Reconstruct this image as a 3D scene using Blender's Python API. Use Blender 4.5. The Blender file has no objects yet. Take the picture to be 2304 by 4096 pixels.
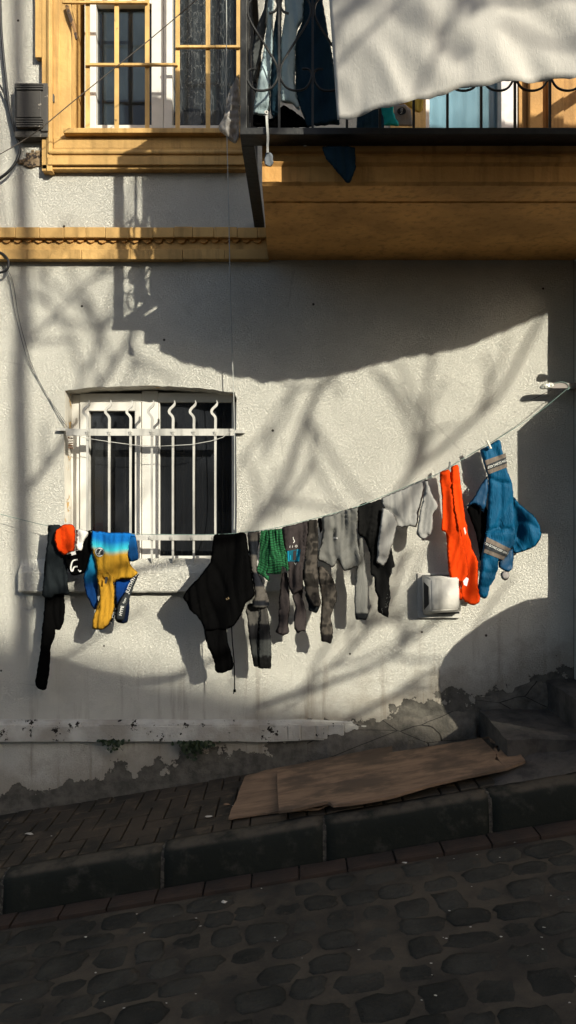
import bpy, bmesh, math, random
import numpy as np
from mathutils import Vector, Matrix, noise as mnoise
from mathutils.geometry import tessellate_polygon, delaunay_2d_cdt
R = math.radians
random.seed(7)
SC = bpy.context.scene
COL = SC.collection
# ------------------------------------------------------------------ camera, sky, sun, exposure
F = 2958.0; D = 4.66; CZ = 1.607; SLOPE = 0.1666
cam = bpy.data.cameras.new('camera'); camo = bpy.data.objects.new('camera', cam); COL.objects.link(camo)
cam.sensor_fit = 'VERTICAL'; cam.sensor_height = 36; cam.lens = 36*F/4096
cam.clip_end = 500; cam.clip_start = .05
camo.location = (0, -D, CZ); camo.rotation_euler = (R(90), 0, 0)
SC.camera = camo
SA, SB = .725, .50                         # sun: per metre of depth a shadow falls SA to the left and SB down
world = bpy.data.worlds.new('World'); SC.world = world; world.use_nodes = True
wn = world.node_tree
sky = wn.nodes.new('ShaderNodeTexSky'); sky.sky_type = 'NISHITA'; sky.sun_disc = False
sunv = Vector((SA, -1, SB)).normalized()
sky.dust_density = 2.6; sky.ozone_density = .5; sky.air_density = .9; sky.sun_elevation = math.asin(sunv.z); sky.sun_rotation = math.atan2(sunv.x, sunv.y)
wn.links.new(sky.outputs[0], wn.nodes['Background'].inputs[0])
wn.nodes['Background'].inputs[1].default_value = .14
sl = bpy.data.lights.new('sun', 'SUN'); sl.energy = 5.0; sl.angle = R(.53); sl.color = (1, .945, .79)
so = bpy.data.objects.new('sun', sl); COL.objects.link(so)
so.rotation_euler = sunv.to_track_quat('Z', 'Y').to_euler(); so.location = (6, -8, 8)
SC.view_settings.view_transform = 'Standard'; SC.view_settings.look = 'None'
SC.view_settings.exposure = .48; SC.view_settings.gamma = 1

# ------------------------------------------------------------------ coordinates
def W(px, py, e=0.):                       # the point of the plane e metres in front of the wall that the photo shows at px, py
    d = D-e
    return Vector(((px-1152)*d/F, -e, CZ+(2048-py)*d/F))
def SH(px, py, t):                         # the point t metres out from the wall whose shadow falls on the wall at px, py
    return Vector(((px-1152)*D/F+SA*t, -t, CZ+(2048-py)*D/F+SB*t))
def G(px, py, h=0.):                       # the point of the sloping ground (raised by h)
    d = (CZ-h)/((py-2048)/F+SLOPE*(px-1152)/F)
    return Vector(((px-1152)*d/F, d-D, CZ+(2048-py)*d/F))
def gz(x): return SLOPE*x
CROPS = {'O': (0, 0, 1), '4': (100, 2000, .4831), '5': (650, 2000, .5176), '6': (1250, 1800, .3796), '7': (1600, 1450, .4859),
         '3': (0, 1400, .795), '2': (900, 0, .969), '1': (0, 0, .795), '8': (0, 2600, .795), '9': (1152, 2500, .795),
         'B': (920, 0, .345), 'H': (340, 2150, .1794), 'T': (1060, 2120, .1242), 'J': (1900, 1780, .1518), 'K': (1900, 2120, .1518),
         'M': (0, 0, 1.59), 'P': (880, 2880, .9828), 'Q': (1480, 300, .5687)}
def cv(c, pts):
    ox, oy, s = CROPS[c]
    return [(ox+x*s, oy+y*s) for x, y in pts]

# ------------------------------------------------------------------ objects
def tag(o, label=None, cat=None, group=None, kind=None):
    if label: o['label'] = label
    if cat: o['category'] = cat
    if group: o['group'] = group
    if kind: o['kind'] = kind
    return o
def thing(name, label, cat, loc=(0, 0, 0), group=None):
    o = bpy.data.objects.new(name, None); COL.objects.link(o); o.location = loc; o.empty_display_size = .05
    return tag(o, label, cat, group)
def mesh_obj(name, me, m, parent=None):
    o = bpy.data.objects.new(name, me); COL.objects.link(o)
    if m: me.materials.append(m)
    if parent:
        o.parent = parent
        p = parent; off = Vector((0, 0, 0))
        while p: off += p.location; p = p.parent
        o.location = -off                 # meshes hold world coordinates
    return o
def obj(name, bm, m, parent=None, smooth=False):
    me = bpy.data.meshes.new(name); bmesh.ops.recalc_face_normals(bm, faces=bm.faces)
    bm.to_mesh(me); bm.free()
    if smooth:
        for p in me.polygons: p.use_smooth = True
    return mesh_obj(name, me, m, parent)
def NB(): return bmesh.new()
def box(bm, x0, x1, y0, y1, z0, z1, bev=0.):
    r = bmesh.ops.create_cube(bm, size=1)
    for v in r['verts']:
        v.co = Vector(((x0+x1)/2+v.co.x*(x1-x0), (y0+y1)/2+v.co.y*(y1-y0), (z0+z1)/2+v.co.z*(z1-z0)))
    if bev:
        es = list({e for v in r['verts'] for e in v.link_edges})
        bmesh.ops.bevel(bm, geom=es, offset=bev, segments=2, affect='EDGES', profile=.6)
def pbox(bm, c, x0, y0, x1, y1, e0, e1, bev=0.):   # box whose front face fills a photo rectangle
    (a, b), (p, q) = cv(c, [(x0, y0), (x1, y1)])
    A = W(a, b, e1); B = W(p, q, e1)
    box(bm, A.x, B.x, -e1, -e0, B.z, A.z, bev)
def tube(bm, pts, r, n=6, cap=True):
    pts = [Vector(p) for p in pts]; rs = r if isinstance(r, (list, tuple)) else [r]*len(pts)
    rings = []; up = None
    for i, p in enumerate(pts):
        t = (pts[min(i+1, len(pts)-1)]-pts[max(i-1, 0)]).normalized()
        if up is None: up = t.orthogonal().normalized()
        up = (up-t*up.dot(t))
        up = up.normalized() if up.length > 1e-6 else t.orthogonal().normalized()
        s = t.cross(up)
        rings.append([bm.verts.new(p+(up*math.cos(2*math.pi*k/n)+s*math.sin(2*math.pi*k/n))*rs[i]) for k in range(n)])
    for a, b in zip(rings, rings[1:]):
        for k in range(n): bm.faces.new((a[k], a[(k+1) % n], b[(k+1) % n], b[k]))
    if cap: bm.faces.new(rings[0][::-1]); bm.faces.new(rings[-1])
def spline(pts, k=6):
    P = [Vector(p) for p in pts]; P = [P[0]*2-P[1]]+P+[P[-1]*2-P[-2]]; out = []
    for i in range(1, len(P)-2):
        for j in range(k):
            t = j/k; a, b, c, d = P[i-1:i+3]
            out.append(.5*((2*b)+(c-a)*t+(2*a-5*b+4*c-d)*t*t+(3*b-a-3*c+d)*t**3))
    return out+[P[-2]]
def prism(bm, pts, vec):                    # polygon (world points) extruded by vec
    pts = [Vector(p) for p in pts]; vec = Vector(vec)
    a = [bm.verts.new(p) for p in pts]; b = [bm.verts.new(p+vec) for p in pts]
    for t in tessellate_polygon([pts]):
        bm.faces.new([a[i] for i in t]); bm.faces.new([b[i] for i in reversed(t)])
    for i in range(len(a)):
        j = (i+1) % len(a); bm.faces.new((a[i], a[j], b[j], b[i]))

# ------------------------------------------------------------------ materials
class Mat:
    def __init__(s, name, rough=.8, spec=.3):
        s.m = bpy.data.materials.new(name); s.m.use_nodes = True; s.nt = s.m.node_tree
        s.b = s.nt.nodes['Principled BSDF']; s.b.inputs['Roughness'].default_value = rough
        s.b.inputs['Specular IOR Level'].default_value = spec
        s.tc = s.nt.nodes.new('ShaderNodeTexCoord').outputs['Object']; s.h = None
    def put(s, sock, v):
        if hasattr(v, 'links'): s.nt.links.new(v, sock)
        else:
            if isinstance(v, tuple) and len(v) == 3 and sock.type == 'RGBA': v = v+(1,)
            sock.default_value = v
    def map(s, scale=(1, 1, 1), rot=(0, 0, 0), vec=None):
        n = s.nt.nodes.new('ShaderNodeMapping'); s.put(n.inputs[0], vec or s.tc)
        n.inputs['Scale'].default_value = scale; n.inputs['Rotation'].default_value = rot
        return n.outputs[0]
    def noise(s, scale, detail=4, rough=.55, vec=None, dist=0):
        n = s.nt.nodes.new('ShaderNodeTexNoise'); s.put(n.inputs['Vector'], vec or s.tc)
        n.inputs['Scale'].default_value = scale; n.inputs['Detail'].default_value = detail
        n.inputs['Roughness'].default_value = rough; n.inputs['Distortion'].default_value = dist
        return n.outputs[0]
    def vor(s, scale, vec=None, feat='F1', out=0):
        n = s.nt.nodes.new('ShaderNodeTexVoronoi'); n.feature = feat; s.put(n.inputs['Vector'], vec or s.tc)
        n.inputs['Scale'].default_value = scale
        return n.outputs[out]
    def wave(s, scale, vec=None, dist=2, prof='SIN', d='X'):
        n = s.nt.nodes.new('ShaderNodeTexWave'); s.put(n.inputs['Vector'], vec or s.tc); n.bands_direction = d
        n.inputs['Scale'].default_value = scale; n.inputs['Distortion'].default_value = dist; n.wave_profile = prof
        return n.outputs[1]
    def op(s, o, a, b=0., c=0.):
        n = s.nt.nodes.new('ShaderNodeMath'); n.operation = o; s.put(n.inputs[0], a); s.put(n.inputs[1], b); s.put(n.inputs[2], c)
        return n.outputs[0]
    def step(s, v, lo, hi):
        n = s.nt.nodes.new('ShaderNodeMapRange'); n.interpolation_type = 'SMOOTHSTEP'; s.put(n.inputs[0], v)
        s.put(n.inputs[1], lo); s.put(n.inputs[2], hi)
        return n.outputs[0]
    def mix(s, f, a, b, mode='MIX'):
        n = s.nt.nodes.new('ShaderNodeMix'); n.data_type = 'RGBA'; n.blend_type = mode
        s.put(n.inputs[0], f); s.put(n.inputs[6], a); s.put(n.inputs[7], b)
        return n.outputs[2]
    def xyz(s, vec=None):
        n = s.nt.nodes.new('ShaderNodeSeparateXYZ'); s.put(n.inputs[0], vec or s.tc); return n.outputs
    def attr(s, name):
        n = s.nt.nodes.new('ShaderNodeAttribute'); n.attribute_name = name; return n.outputs[0]
    def col(s, v): s.put(s.b.inputs['Base Color'], v); return s
    def bump(s, height, dist=.01, strength=1.):
        n = s.nt.nodes.new('ShaderNodeBump'); s.put(n.inputs['Height'], height)
        n.inputs['Distance'].default_value = dist; n.inputs['Strength'].default_value = strength
        if s.h: s.nt.links.new(s.h, n.inputs['Normal'])
        s.h = n.outputs[0]; s.nt.links.new(s.h, s.b.inputs['Normal'])
        return s
def sc(c, k): return tuple(min(1, x*k) for x in c)

def stucco(name, c, peel=False):
    m = Mat(name, 1., .0)
    big = m.noise(1.3, 5, .6); mid = m.noise(9, 4, .6)
    col = m.mix(m.step(big, .35, .7), c, sc(c, .84))
    col = m.mix(m.op('MULTIPLY', m.step(mid, .45, .75), .35), col, sc(c, .74))
    sv = m.map((14, 1, 1.1)); st = m.noise(1, 5, .65, sv)
    o = m.xyz(); hgt = m.op('SUBTRACT', o[2], m.op('MULTIPLY', o[0], SLOPE))
    low = m.op('SUBTRACT', 1., m.step(hgt, .1, 1.15))
    col = m.mix(m.op('MULTIPLY', m.op('MULTIPLY', m.step(st, .52, .7), low), .55), col, (.19, .14, .10))
    dots = m.vor(5.5, None); pick = m.noise(3., 2)
    col = m.mix(m.op('MULTIPLY', m.op('LESS_THAN', dots, .045), m.op('GREATER_THAN', pick, .5)), col, (.07, .06, .05))
    cr = m.vor(.9, m.map((1, 1, 1.3), vec=None), 'DISTANCE_TO_EDGE')
    ck = m.op('MULTIPLY', m.op('LESS_THAN', m.op('ADD', cr, m.op('MULTIPLY', m.noise(6, 6, .7), .05)), .0265), m.op('GREATER_THAN', m.noise(1.1, 2), .52))
    col = m.mix(m.op('MULTIPLY', ck, .16), col, (.16, .14, .12))
    # pitted trowel texture
    wv = m.map((1, 1, 1), (0, R(35), 0))
    n1 = m.noise(108, 5, .7, m.map((.9, 1, 1.45), vec=wv), .25); n2 = m.noise(48, 4, .6, vec=m.map((.8, 1, 1.5), vec=wv))
    h = m.op('ADD', m.step(n1, .28, .60), m.op('MULTIPLY', n2, .35))
    if peel:
        edge = m.op('ADD', m.op('MULTIPLY', m.op('ADD', o[0], 1.8), .062), .06)
        nn = m.noise(4.5, 8, .62); nn2 = m.noise(2.1, 3, .5)
        lim = m.op('ADD', edge, m.op('MULTIPLY', m.op('SUBTRACT', nn, .42), .62))
        lim = m.op('ADD', lim, m.op('MULTIPLY', m.op('SUBTRACT', nn2, .5), .25))
        pk = m.step(m.op('SUBTRACT', lim, hgt), 0., .008)
        pk = m.op('MULTIPLY', pk, m.step(m.op('ADD', m.noise(11, 6, .65), m.op('MULTIPLY', m.op('SUBTRACT', lim, hgt), 2.2)), .47, .50))
        dirt = m.step(m.op('SUBTRACT', m.op('ADD', lim, .15), hgt), -.1, .15)
        col = m.mix(m.op('MULTIPLY', dirt, .6), col, (.30, .25, .19))
        ce = m.mix(m.step(m.noise(13, 7, .65), .35, .68), (.145, .135, .115), (.072, .068, .06))
        col = m.mix(pk, col, ce)
        h = m.op('ADD', m.op('MULTIPLY', h, m.op('SUBTRACT', 1., m.op('MULTIPLY', pk, .6))), m.op('MULTIPLY', m.noise(30, 6, .7), m.op('MULTIPLY', pk, 1.3)))
        h = m.op('SUBTRACT', h, m.op('MULTIPLY', pk, .9))
    m.col(col); m.bump(h, .0078, 1.0); m.bump(m.noise(5, 4), .022, .5)
    return m.m
def painted(name, c, chip=(.12, .09, .07), amt=.68, rough=.7, sc_=14, b=.003):
    m = Mat(name, rough, .3)
    n = m.noise(sc_, 7, .68); g = m.noise(2.5, 4)
    col = m.mix(m.step(g, .35, .68), c, sc(c, .64))
    st = m.noise(1, 5, .6, m.map((22, 22, 1.6)))
    col = m.mix(m.op('MULTIPLY', m.step(st, .48, .68), .55), col, sc(c, .42))
    pk = m.step(n, amt, amt+.02)
    m.col(m.mix(pk, col, chip)); m.bump(m.op('SUBTRACT', m.noise(30, 6, .6), m.op('MULTIPLY', pk, .8)), b*1.8, .9)
    return m.m
def plain(name, c, rough=.6, metal=0., var=.25, ns=20, b=.001):
    m = Mat(name, rough, .4); m.b.inputs['Metallic'].default_value = metal
    m.col(m.mix(m.step(m.noise(ns, 5), .3, .75), c, sc(c, 1-var)))
    m.bump(m.noise(ns*4, 3), b, .6)
    return m.m
def fabric(name, c=None, rough=.95, wr=.006, ws=16, quilt=False, spec=.08, sheen=.0):
    m = Mat(name, rough, spec)
    if c is None: m.col(m.attr('Col'))
    else: m.col(m.mix(m.step(m.noise(7, 4), .3, .8), c, sc(c, .84)))
    m.b.inputs['Sheen Weight'].default_value = sheen
    m.bump(m.noise(ws*.9, 3, .5, m.map((1.9, 1, .55)), 1.6), wr*.8, 1.); m.bump(m.noise(420, 2), .0006, .5)
    return m.m

WHITE = stucco('white_stucco', (.70, .685, .615), True)
WHITE_UP = stucco('upper_stucco', (.69, .675, .61))
OCHRE = painted('ochre_paint', (.58, .355, .125), (.16, .10, .05), .70)
OCHRE_D = painted('ochre_soffit_paint', (.60, .32, .10), (.10, .06, .035), .71, .85, 7)
OCHRE_S = painted('ochre_iron_paint', (.66, .42, .15), (.08, .045, .03), .66, .55, 20)
IRON_W = painted('white_iron_paint', (.50, .49, .455), (.25, .17, .11), .69, .5, 30, .002)
IRON_D = painted('dark_iron_paint', (.022, .023, .023), (.10, .06, .04), .7, .5, 30, .002)
PVC = plain('white_pvc', (.62, .605, .56), .35, 0, .08)
REVEAL = painted('reveal_paint', (.62, .59, .52), (.55, .34, .12), .6, .85, 9)
GREYWOOD = painted('grey_sill_wood', (.33, .31, .28), (.12, .10, .08), .62, .85, 22)
DARKIN = plain('dark_room', (.012, .013, .015), .9)
RED = plain('dark_red', (.05, .012, .01), .8)
def glass_mat(name, tint, rough=.04, alpha=.75):
    m = Mat(name, rough, .5)
    m.col(m.mix(m.step(m.noise(3, 3), .35, .7), tint, sc(tint, 1.8)))
    m.put(m.b.inputs['Roughness'], m.op('ADD', m.op('MULTIPLY', m.step(m.noise(6, 5), .45, .7), .12), rough))
    m.b.inputs['Alpha'].default_value = alpha
    m.bump(m.noise(2, 2), .002, .3)
    return m.m
GLASS = glass_mat('window_glass', (.010, .011, .013))
GLASS_UP = glass_mat('upper_window_glass', (.020, .028, .034), .03, .72)

# ------------------------------------------------------------------ the house
house = thing('apartment_house', 'white stuccoed house with ochre window surround, string course and balcony', 'house')
def curve_edge(pts, n=14, amp=.004, seed=1):
    rnd = random.Random(seed); out = []
    for i, p in enumerate(pts):
        q = pts[(i+1) % len(pts)]
        for k in range(n): out.append((p[0]+(q[0]-p[0])*k/n+rnd.uniform(-amp, amp), p[1]+(q[1]-p[1])*k/n+rnd.uniform(-amp, amp)))
    return out
def P2(c, pts): return [((W(x, y).x), (W(x, y).z)) for x, y in cv(c, pts)]
XL, XR, ZT, ZB = -7., 1.80, 7.2, -1.6
ZS = W(0, 1040).z                            # underside of string course
low_hole = P2('3', [(325, 1095), (325, 235), (327, 203), (450, 190), (600, 182), (760, 180), (900, 185), (1050, 196), (1180, 215), (1190, 240), (1190, 1095)])
lh = curve_edge(low_hole, 5, .0028, 3)
up_hole = P2('1', [(357, 650), (357, -500), (1290, -500), (1290, 650)])
dr0, dr1 = .70, 3.6
door_hole = [(dr0, CZ+1.76), (dr0, CZ+3.55), (dr1, CZ+3.55), (dr1, CZ+1.76)]
def wall_sheet(name, outer, holes, m, depth):
    bm = NB(); loops = [outer]+holes
    allp = [Vector((x, 0, z)) for l in loops for x, z in l]
    vs = [bm.verts.new(p) for p in allp]
    for t in tessellate_polygon([[Vector((x, z, 0)) for x, z in l] for l in loops]):
        try: bm.faces.new([vs[i] for i in t])
        except ValueError: pass
    bmesh.ops.recalc_face_normals(bm, faces=bm.faces)
    o = obj(name, bm, m, house)
    return o
wall_sheet('lower_wall', [(XL, ZB), (XR, ZB), (XR, ZS+.03), (XL, ZS+.03)], [lh], WHITE, .2)
wall_sheet('upper_wall', [(XL, ZS+.03), (XR+6, ZS+.03), (XR+6, ZT), (XL, ZT)], [up_hole, door_hole], WHITE_UP, .2)
def reveal(name, loop, m, d):
    bm = NB()
    a = [bm.verts.new((x, 0, z)) for x, z in loop]; b = [bm.verts.new((x, d, z)) for x, z in loop]
    for i in range(len(a)):
        j = (i+1) % len(a); bm.faces.new((a[i], a[j], b[j], b[i]))
    return obj(name, bm, m, house)
reveal('window_reveal', lh, REVEAL, .30); reveal('window_reveal', up_hole, OCHRE, .34); reveal('door_reveal', door_hole, OCHRE, .34)
bm = NB(); box(bm, XL, XR+5.9, .36, 5, ZB, ZT); obj('inner_wall', bm, DARKIN, house)

# lower window
def frame_rects(name, rects, m, parent, e0, e1, bev=.004, c='3'):
    bm = NB()
    for r in rects: pbox(bm, c, *r, e0, e1, bev)
    return obj(name, bm, m, parent)
lw = frame_rects('window', [(330, 225, 402, 1092), (402, 218, 714, 262), (714, 205, 795, 1090), (795, 215, 1180, 262), (1166, 262, 1190, 1092), (402, 1062, 714, 1092), (795, 1062, 1166, 1092)], PVC, house, -.22, -.155)
frame_rects('sash', [(402, 262, 446, 1062), (446, 262, 678, 306), (678, 262, 708, 1062), (446, 1022, 678, 1062)], PVC, lw, -.21, -.138)
frame_rects('sash', [(797, 264, 803, 1058), (797, 1036, 1164, 1060)], PVC, lw, -.21, -.160)
bm = NB(); pbox(bm, '3', 440, 300, 690, 1030, -.196, -.190); obj('pane', bm, GLASS, lw)
bm = NB(); pbox(bm, '3', 800, 262, 1168, 1040, -.196, -.190); obj('pane', bm, GLASS, lw)
CURT = plain('dark_curtain', (.016, .017, .018), .95)
bm = NB()
n = 90; A = W(640, 1600, -.3); B = W(930, 2230, -.3)
a = []; b = []
for i in range(n+1):
    x = A.x+(B.x-A.x)*i/n; y = .28+.018*math.sin(i*.55)+.008*math.sin(i*1.7)
    a.append(bm.verts.new((x, y, A.z))); b.append(bm.verts.new((x, y, B.z)))
for i in range(n): bm.faces.new((a[i], a[i+1], b[i+1], b[i]))
obj('curtain', bm, CURT, lw, True)
bm = NB(); pbox(bm, '3', 380, 1086, 1195, 1112, -.16, .012, .004); obj('window_sill', bm, GREYWOOD, house)
# stucco ledge under the sill
bm = NB(); A = W(74, 2284, .06); B = W(1120, 2370, .06)
nx = 40; top = []; 
pr = []
for i in range(nx+1):
    x = A.x+(B.x-A.x)*i/nx; j = .003*math.sin(i*1.9)+.002*math.sin(i*4.1)
    pr.append([bm.verts.new((x, .004, A.z+.075+j)), bm.verts.new((x, -.042, A.z+.018+j)), bm.verts.new((x, -.062, A.z-.012+j)), bm.verts.new((x, -.064, B.z+.01+j)), bm.verts.new((x, -.055, B.z+j)), bm.verts.new((x, .01, B.z-.004))])
for p, q in zip(pr, pr[1:]):
    for k in range(5): bm.faces.new((p[k], p[k+1], q[k+1], q[k]))
bm.faces.new(pr[0]); bm.faces.new(pr[-1])
obj('wall_ledge', bm, WHITE, house)
# grille of the lower window
gr = thing('window_grille', None, None); del_ = gr; gr.parent = house
def flat_bar(bm, pts, w, y0, y1):           # flat iron: ribbon in the wall plane with a width, extruded in depth
    P = [Vector((p.x, 0, p.z)) for p in pts]; L = []; Rr = []
    ws = w if isinstance(w, list) else [w]*len(P)
    for i, p in enumerate(P):
        t = (P[min(i+1, len(P)-1)]-P[max(i-1, 0)]).normalized(); nrm = Vector((-t.z, 0, t.x))
        L.append(p+nrm*ws[i]/2); Rr.append(p-nrm*ws[i]/2)
    def v(p, y): return bm.verts.new((p.x, y, p.z))
    a = [(v(l, y0), v(r, y0), v(r, y1), v(l, y1)) for l, r in zip(L, Rr)]
    for p, q in zip(a, a[1:]):
        for k in range(4): bm.faces.new((p[k], p[(k+1) % 4], q[(k+1) % 4], q[k]))
    bm.faces.new(a[0]); bm.faces.new(a[-1][::-1])
for bx in (440, 550, 657, 764, 870, 975, 1083):
    bm = NB()
    c1 = [(bx+8, 253), (bx+11, 268), (bx+4, 282), (bx-9, 294), (bx-17, 306), (bx-16, 318), (bx-5, 330), (bx+2, 345), (bx+2, 380)]
    pts = spline([W(*cv('3', [p])[0], .02) for p in c1], 4)
    n = len(pts); pts += [W(*cv('3', [(bx+1, y)])[0], .02) for y in (600, 960, 1045, 1070)]
    ws = [.002+.013*min(1, i/7) for i in range(n)]+[.0125, .0125, .0125, .002]
    flat_bar(bm, pts, ws, -.034, -.020)
    obj('vertical_bar', bm, IRON_W, gr)
for (x0, y0, x1, y1) in ((288, 396, 1176, 431), (330, 930, 1180, 958)):
    bm = NB(); pbox(bm, '3', x0+45, y0, x1, y1, .034, .041, .001)
    if y0 < 500:
        pbox(bm, '3', x0, y0-2, x0+52, y0+10, .0, .036, .001); pbox(bm, '3', 1174, 402, 1230, 418, .0, .036, .001)
    obj('cross_bar', bm, IRON_W, gr)
for y, xs in ((414, (440, 550, 657, 764, 870, 975, 1083)), (945, (757, 863, 967, 1075))):
    for x in xs:
        bm = NB(); c = W(*cv('3', [(x, y)])[0], .043)
        for k in range(5):
            a = k*2*math.pi/5+.3; box(bm, c.x+.008*math.cos(a)-.004, c.x+.008*math.cos(a)+.004, -.048, -.040, c.z+.008*math.sin(a)-.004, c.z+.008*math.sin(a)+.004, .001)
        box(bm, c.x-.003, c.x+.003, -.052, -.040, c.z-.003, c.z+.003, .001)
        obj('rosette', bm, IRON_W, gr)
bm = NB()
tube(bm, [W(*cv('3', [p])[0], .05) for p in ((365, 424), (440, 445), (560, 463), (690, 480), (800, 484), (960, 476), (1060, 458), (1120, 440), (1170, 402))], .0022, 5)
obj('wire', bm, IRON_W, gr)
bm = NB()
for k in range(5): box(bm, *(lambda p: (p.x-.008, p.x+.010))(W(282+k, 1750+k*9)), -.03-.004*k, .02, W(0, 1750+k*10).z-.008, W(0, 1750+k*10).z, .002)
obj('rusty_bracket', bm, painted('rusty_iron', (.20, .10, .05), (.5, .46, .4), .55), gr)

# string course: two ochre mouldings with tile scallops
def brick_band(name, c, y0, y1, x0, x1, e, m, w, gap=.003, jit=.004, seed=1, parent=None, slope=0.):
    rnd = random.Random(seed); bm = NB(); x = x0; 
    z0, z1 = W(0, y0, e).z, W(0, y1, e).z
    while x < x1:
        ww = w*rnd.uniform(.85, 1.15); j = rnd.uniform(-jit, jit)
        box(bm, x, min(x+ww-gap, x1), -e-j, .02, z1+slope*(x-x0)+rnd.uniform(-jit, jit)*.6, z0+slope*(x-x0)+rnd.uniform(-jit, jit)*.6, .004); x += ww
    return obj(name, bm, m, parent or house)
xe = W(1076, 0).x
brick_band('string_course', 'O', 908, 950, XL, xe, .075, OCHRE, .135, .002, .0035, 3)
brick_band('string_course', 'O', 997, 1036, XL, xe, .055, OCHRE, .30, .002, .003, 5)
bm = NB(); A = W(0, 945, .055); B = W(0, 1000, .055); box(bm, XL, xe, -.035, .01, B.z, A.z); box(bm, XL, xe, -.005-.02, .01, W(0, 1046).z, B.z); course = obj('course_core', bm, OCHRE, house)
bm = NB(); x = XL
x = -2.05
while x < xe-.02:
    bm = NB(); w_ = random.uniform(.05, .065); z = W(0, 952, .06).z
    tube(bm, [(x+w_/2, -.050, z), (x+w_/2, -.02, z)], [w_*.46, w_*.46], 8); x += w_+.012; obj('tile_scallop', bm, OCHRE_D, course)
# upper window surround
bm = NB()
for (x0, y0, x1, y1, e) in ((176, -500, 212, 288, .045), (210, -500, 236, 860, .05), (234, -500, 262, 860, .062), (262, -500, 300, 860, .03), (300, -500, 357, 700, .022),
                            (210, 826, 1235, 851, .05), (240, 786, 1235, 828, .07), (262, 746, 1235, 788, .058), (270, 690, 1235, 746, .04)):
    pbox(bm, '1', x0, y0, x1, y1, -.01, e, .004)
tube(bm, [W(*cv('1', [(249, y)])[0], .062) for y in (-500, 770)], .011, 8); tube(bm, [W(*cv('1', [(x, 768)])[0], .06) for x in (250, 1230)], .014, 8)
obj('window_surround', bm, OCHRE, house)
uw = frame_rects('window', [(425, -500, 482, 645), (762, -500, 820, 645), (822, -500, 866, 645), (482, -500, 762, 18), (866, -500, 1290, -460), (482, 628, 762, 650), (866, 630, 1290, 650), (1195, -500, 1290, 650)], PVC, house, -.24, -.15, .004, '1')
bm = NB(); pbox(bm, '1', 478, -300, 766, 650, -.21, -.20); obj('pane', bm, GLASS_UP, uw)
bm = NB(); pbox(bm, '1', 864, -470, 1200, 645, -.20, -.19); obj('pane', bm, glass_mat('clear_glass', (.02, .028, .034), .03, .18), uw)
frame_rects('sash', [(597, 10, 610, 640), (868, -470, 882, 645)], plain('dark_sash', (.03, .035, .04), .5), uw, -.235, -.222, .002, '1')
m = Mat('lace_curtain', .9); m.col((.55, .57, .56))
lv = m.map((1, 1, .45)); l1 = m.vor(26, lv, 'DISTANCE_TO_EDGE'); l2 = m.noise(11, 5, .6, m.map((1.8, 1, .5)))
o3 = m.xyz()[2]; fade = m.step(o3, CZ+2.65, CZ+2.25)
net = m.op('MAXIMUM', m.op('LESS_THAN', l1, .045), m.op('MULTIPLY', m.step(l2, .52, .68), .55))
m.put(m.b.inputs['Alpha'], m.op('MULTIPLY', m.op('ADD', m.op('MULTIPLY', net, .8), .08), m.op('ADD', .2, fade)))
bm = NB(); A = W(690, -80, -.26); B = W(960, 515, -.26); a = []; b = []
for i in range(101):
    x = A.x+(B.x-A.x)*i/100; y = .225+.008*math.sin(i*.5)+.006*math.sin(i*1.3)
    a.append(bm.verts.new((x, y, A.z+.5))); b.append(bm.verts.new((x, y, B.z)))
for i in range(100): bm.faces.new((a[i], a[i+1], b[i+1], b[i]))
obj('curtain', bm, m.m, uw, True)
bm = NB(); pbox(bm, '1', 482, 375, 735, 640, -.33, -.325); obj('curtain', bm, plain('teal_curtain', (.035, .06, .075), .9), uw)
# ochre grille of the upper window
ug = thing('window_grille', None, None); ug.parent = house
for x, y0, y1 in ((440, -400, 645), (586, -400, 645), (740, -400, 645), (893, -400, 645), (1046, -400, 645), (1200, -400, 645)):
    bm = NB(); pbox(bm, '1', x-11, y0, x+11, y1, .0, .012, .002); obj('vertical_bar', bm, OCHRE_S, ug)
for x0, y, x1 in ((428, 322, 893), (885, 232, 1210), (315, 8, 742)):
    bm = NB(); pbox(bm, '1', x0, y-6, x1, y+6, .012, .03, .002); obj('cross_bar', bm, OCHRE_S, ug)
bm = NB(); pbox(bm, '1', 318, 643, 1235, 668, -.30, .085, .004); obj('window_sill', bm, OCHRE, house)
bm = NB(); tube(bm, [W(*cv('1', [p])[0], .04) for p in ((335, 30), (350, 80), (372, 140), (384, 198))], [.012, .014, .012, .008], 5); obj('rusty_strap', bm, painted('rust_b', (.25, .14, .06), (.06, .04, .03), .5), ug)
# balcony
ZF = CZ+1.765; ZQ = CZ+1.587
bm = NB(); x0, x1 = -.125, 1.95
prof = [(0, ZQ), (.86, ZQ), (.865, ZQ+.007), (.90, ZQ+.007), (.905, ZQ), (1.06, ZQ), (1.08, ZQ+.012), (1.08, ZQ+.085), (1.095, ZQ+.10), (1.10, ZQ+.125), (1.088, ZQ+.132), (1.088, ZQ+.142), (1.105, ZQ+.148), (1.105, ZF-.004), (1.09, ZF), (0, ZF)]
xs = [x0+(x1-x0)*i/60 for i in range(61)]; rings = []
for i, x in enumerate(xs): rings.append([bm.verts.new((x, -e+.0015*math.sin(i*2.3+k), z+.0012*math.sin(i*1.7+k*2))) for k, (e, z) in enumerate(prof)])
for a, b in zip(rings, rings[1:]):
    for k in range(len(prof)): bm.faces.new((a[k], a[(k+1) % len(prof)], b[(k+1) % len(prof)], b[k]))
bm.faces.new(rings[0]); bm.faces.new(rings[-1])
obj('balcony_slab', bm, OCHRE_D, house)
rail = thing('balcony_railing', None, None); rail.parent = house
ER = 1.2
def pb(bm, x0, y0, x1, y1, e0, e1): pbox(bm, 'O', x0, y0, x1, y1, e0, e1, .002)
bm = NB(); zt, zb = CZ+1.786, CZ+1.754
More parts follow.
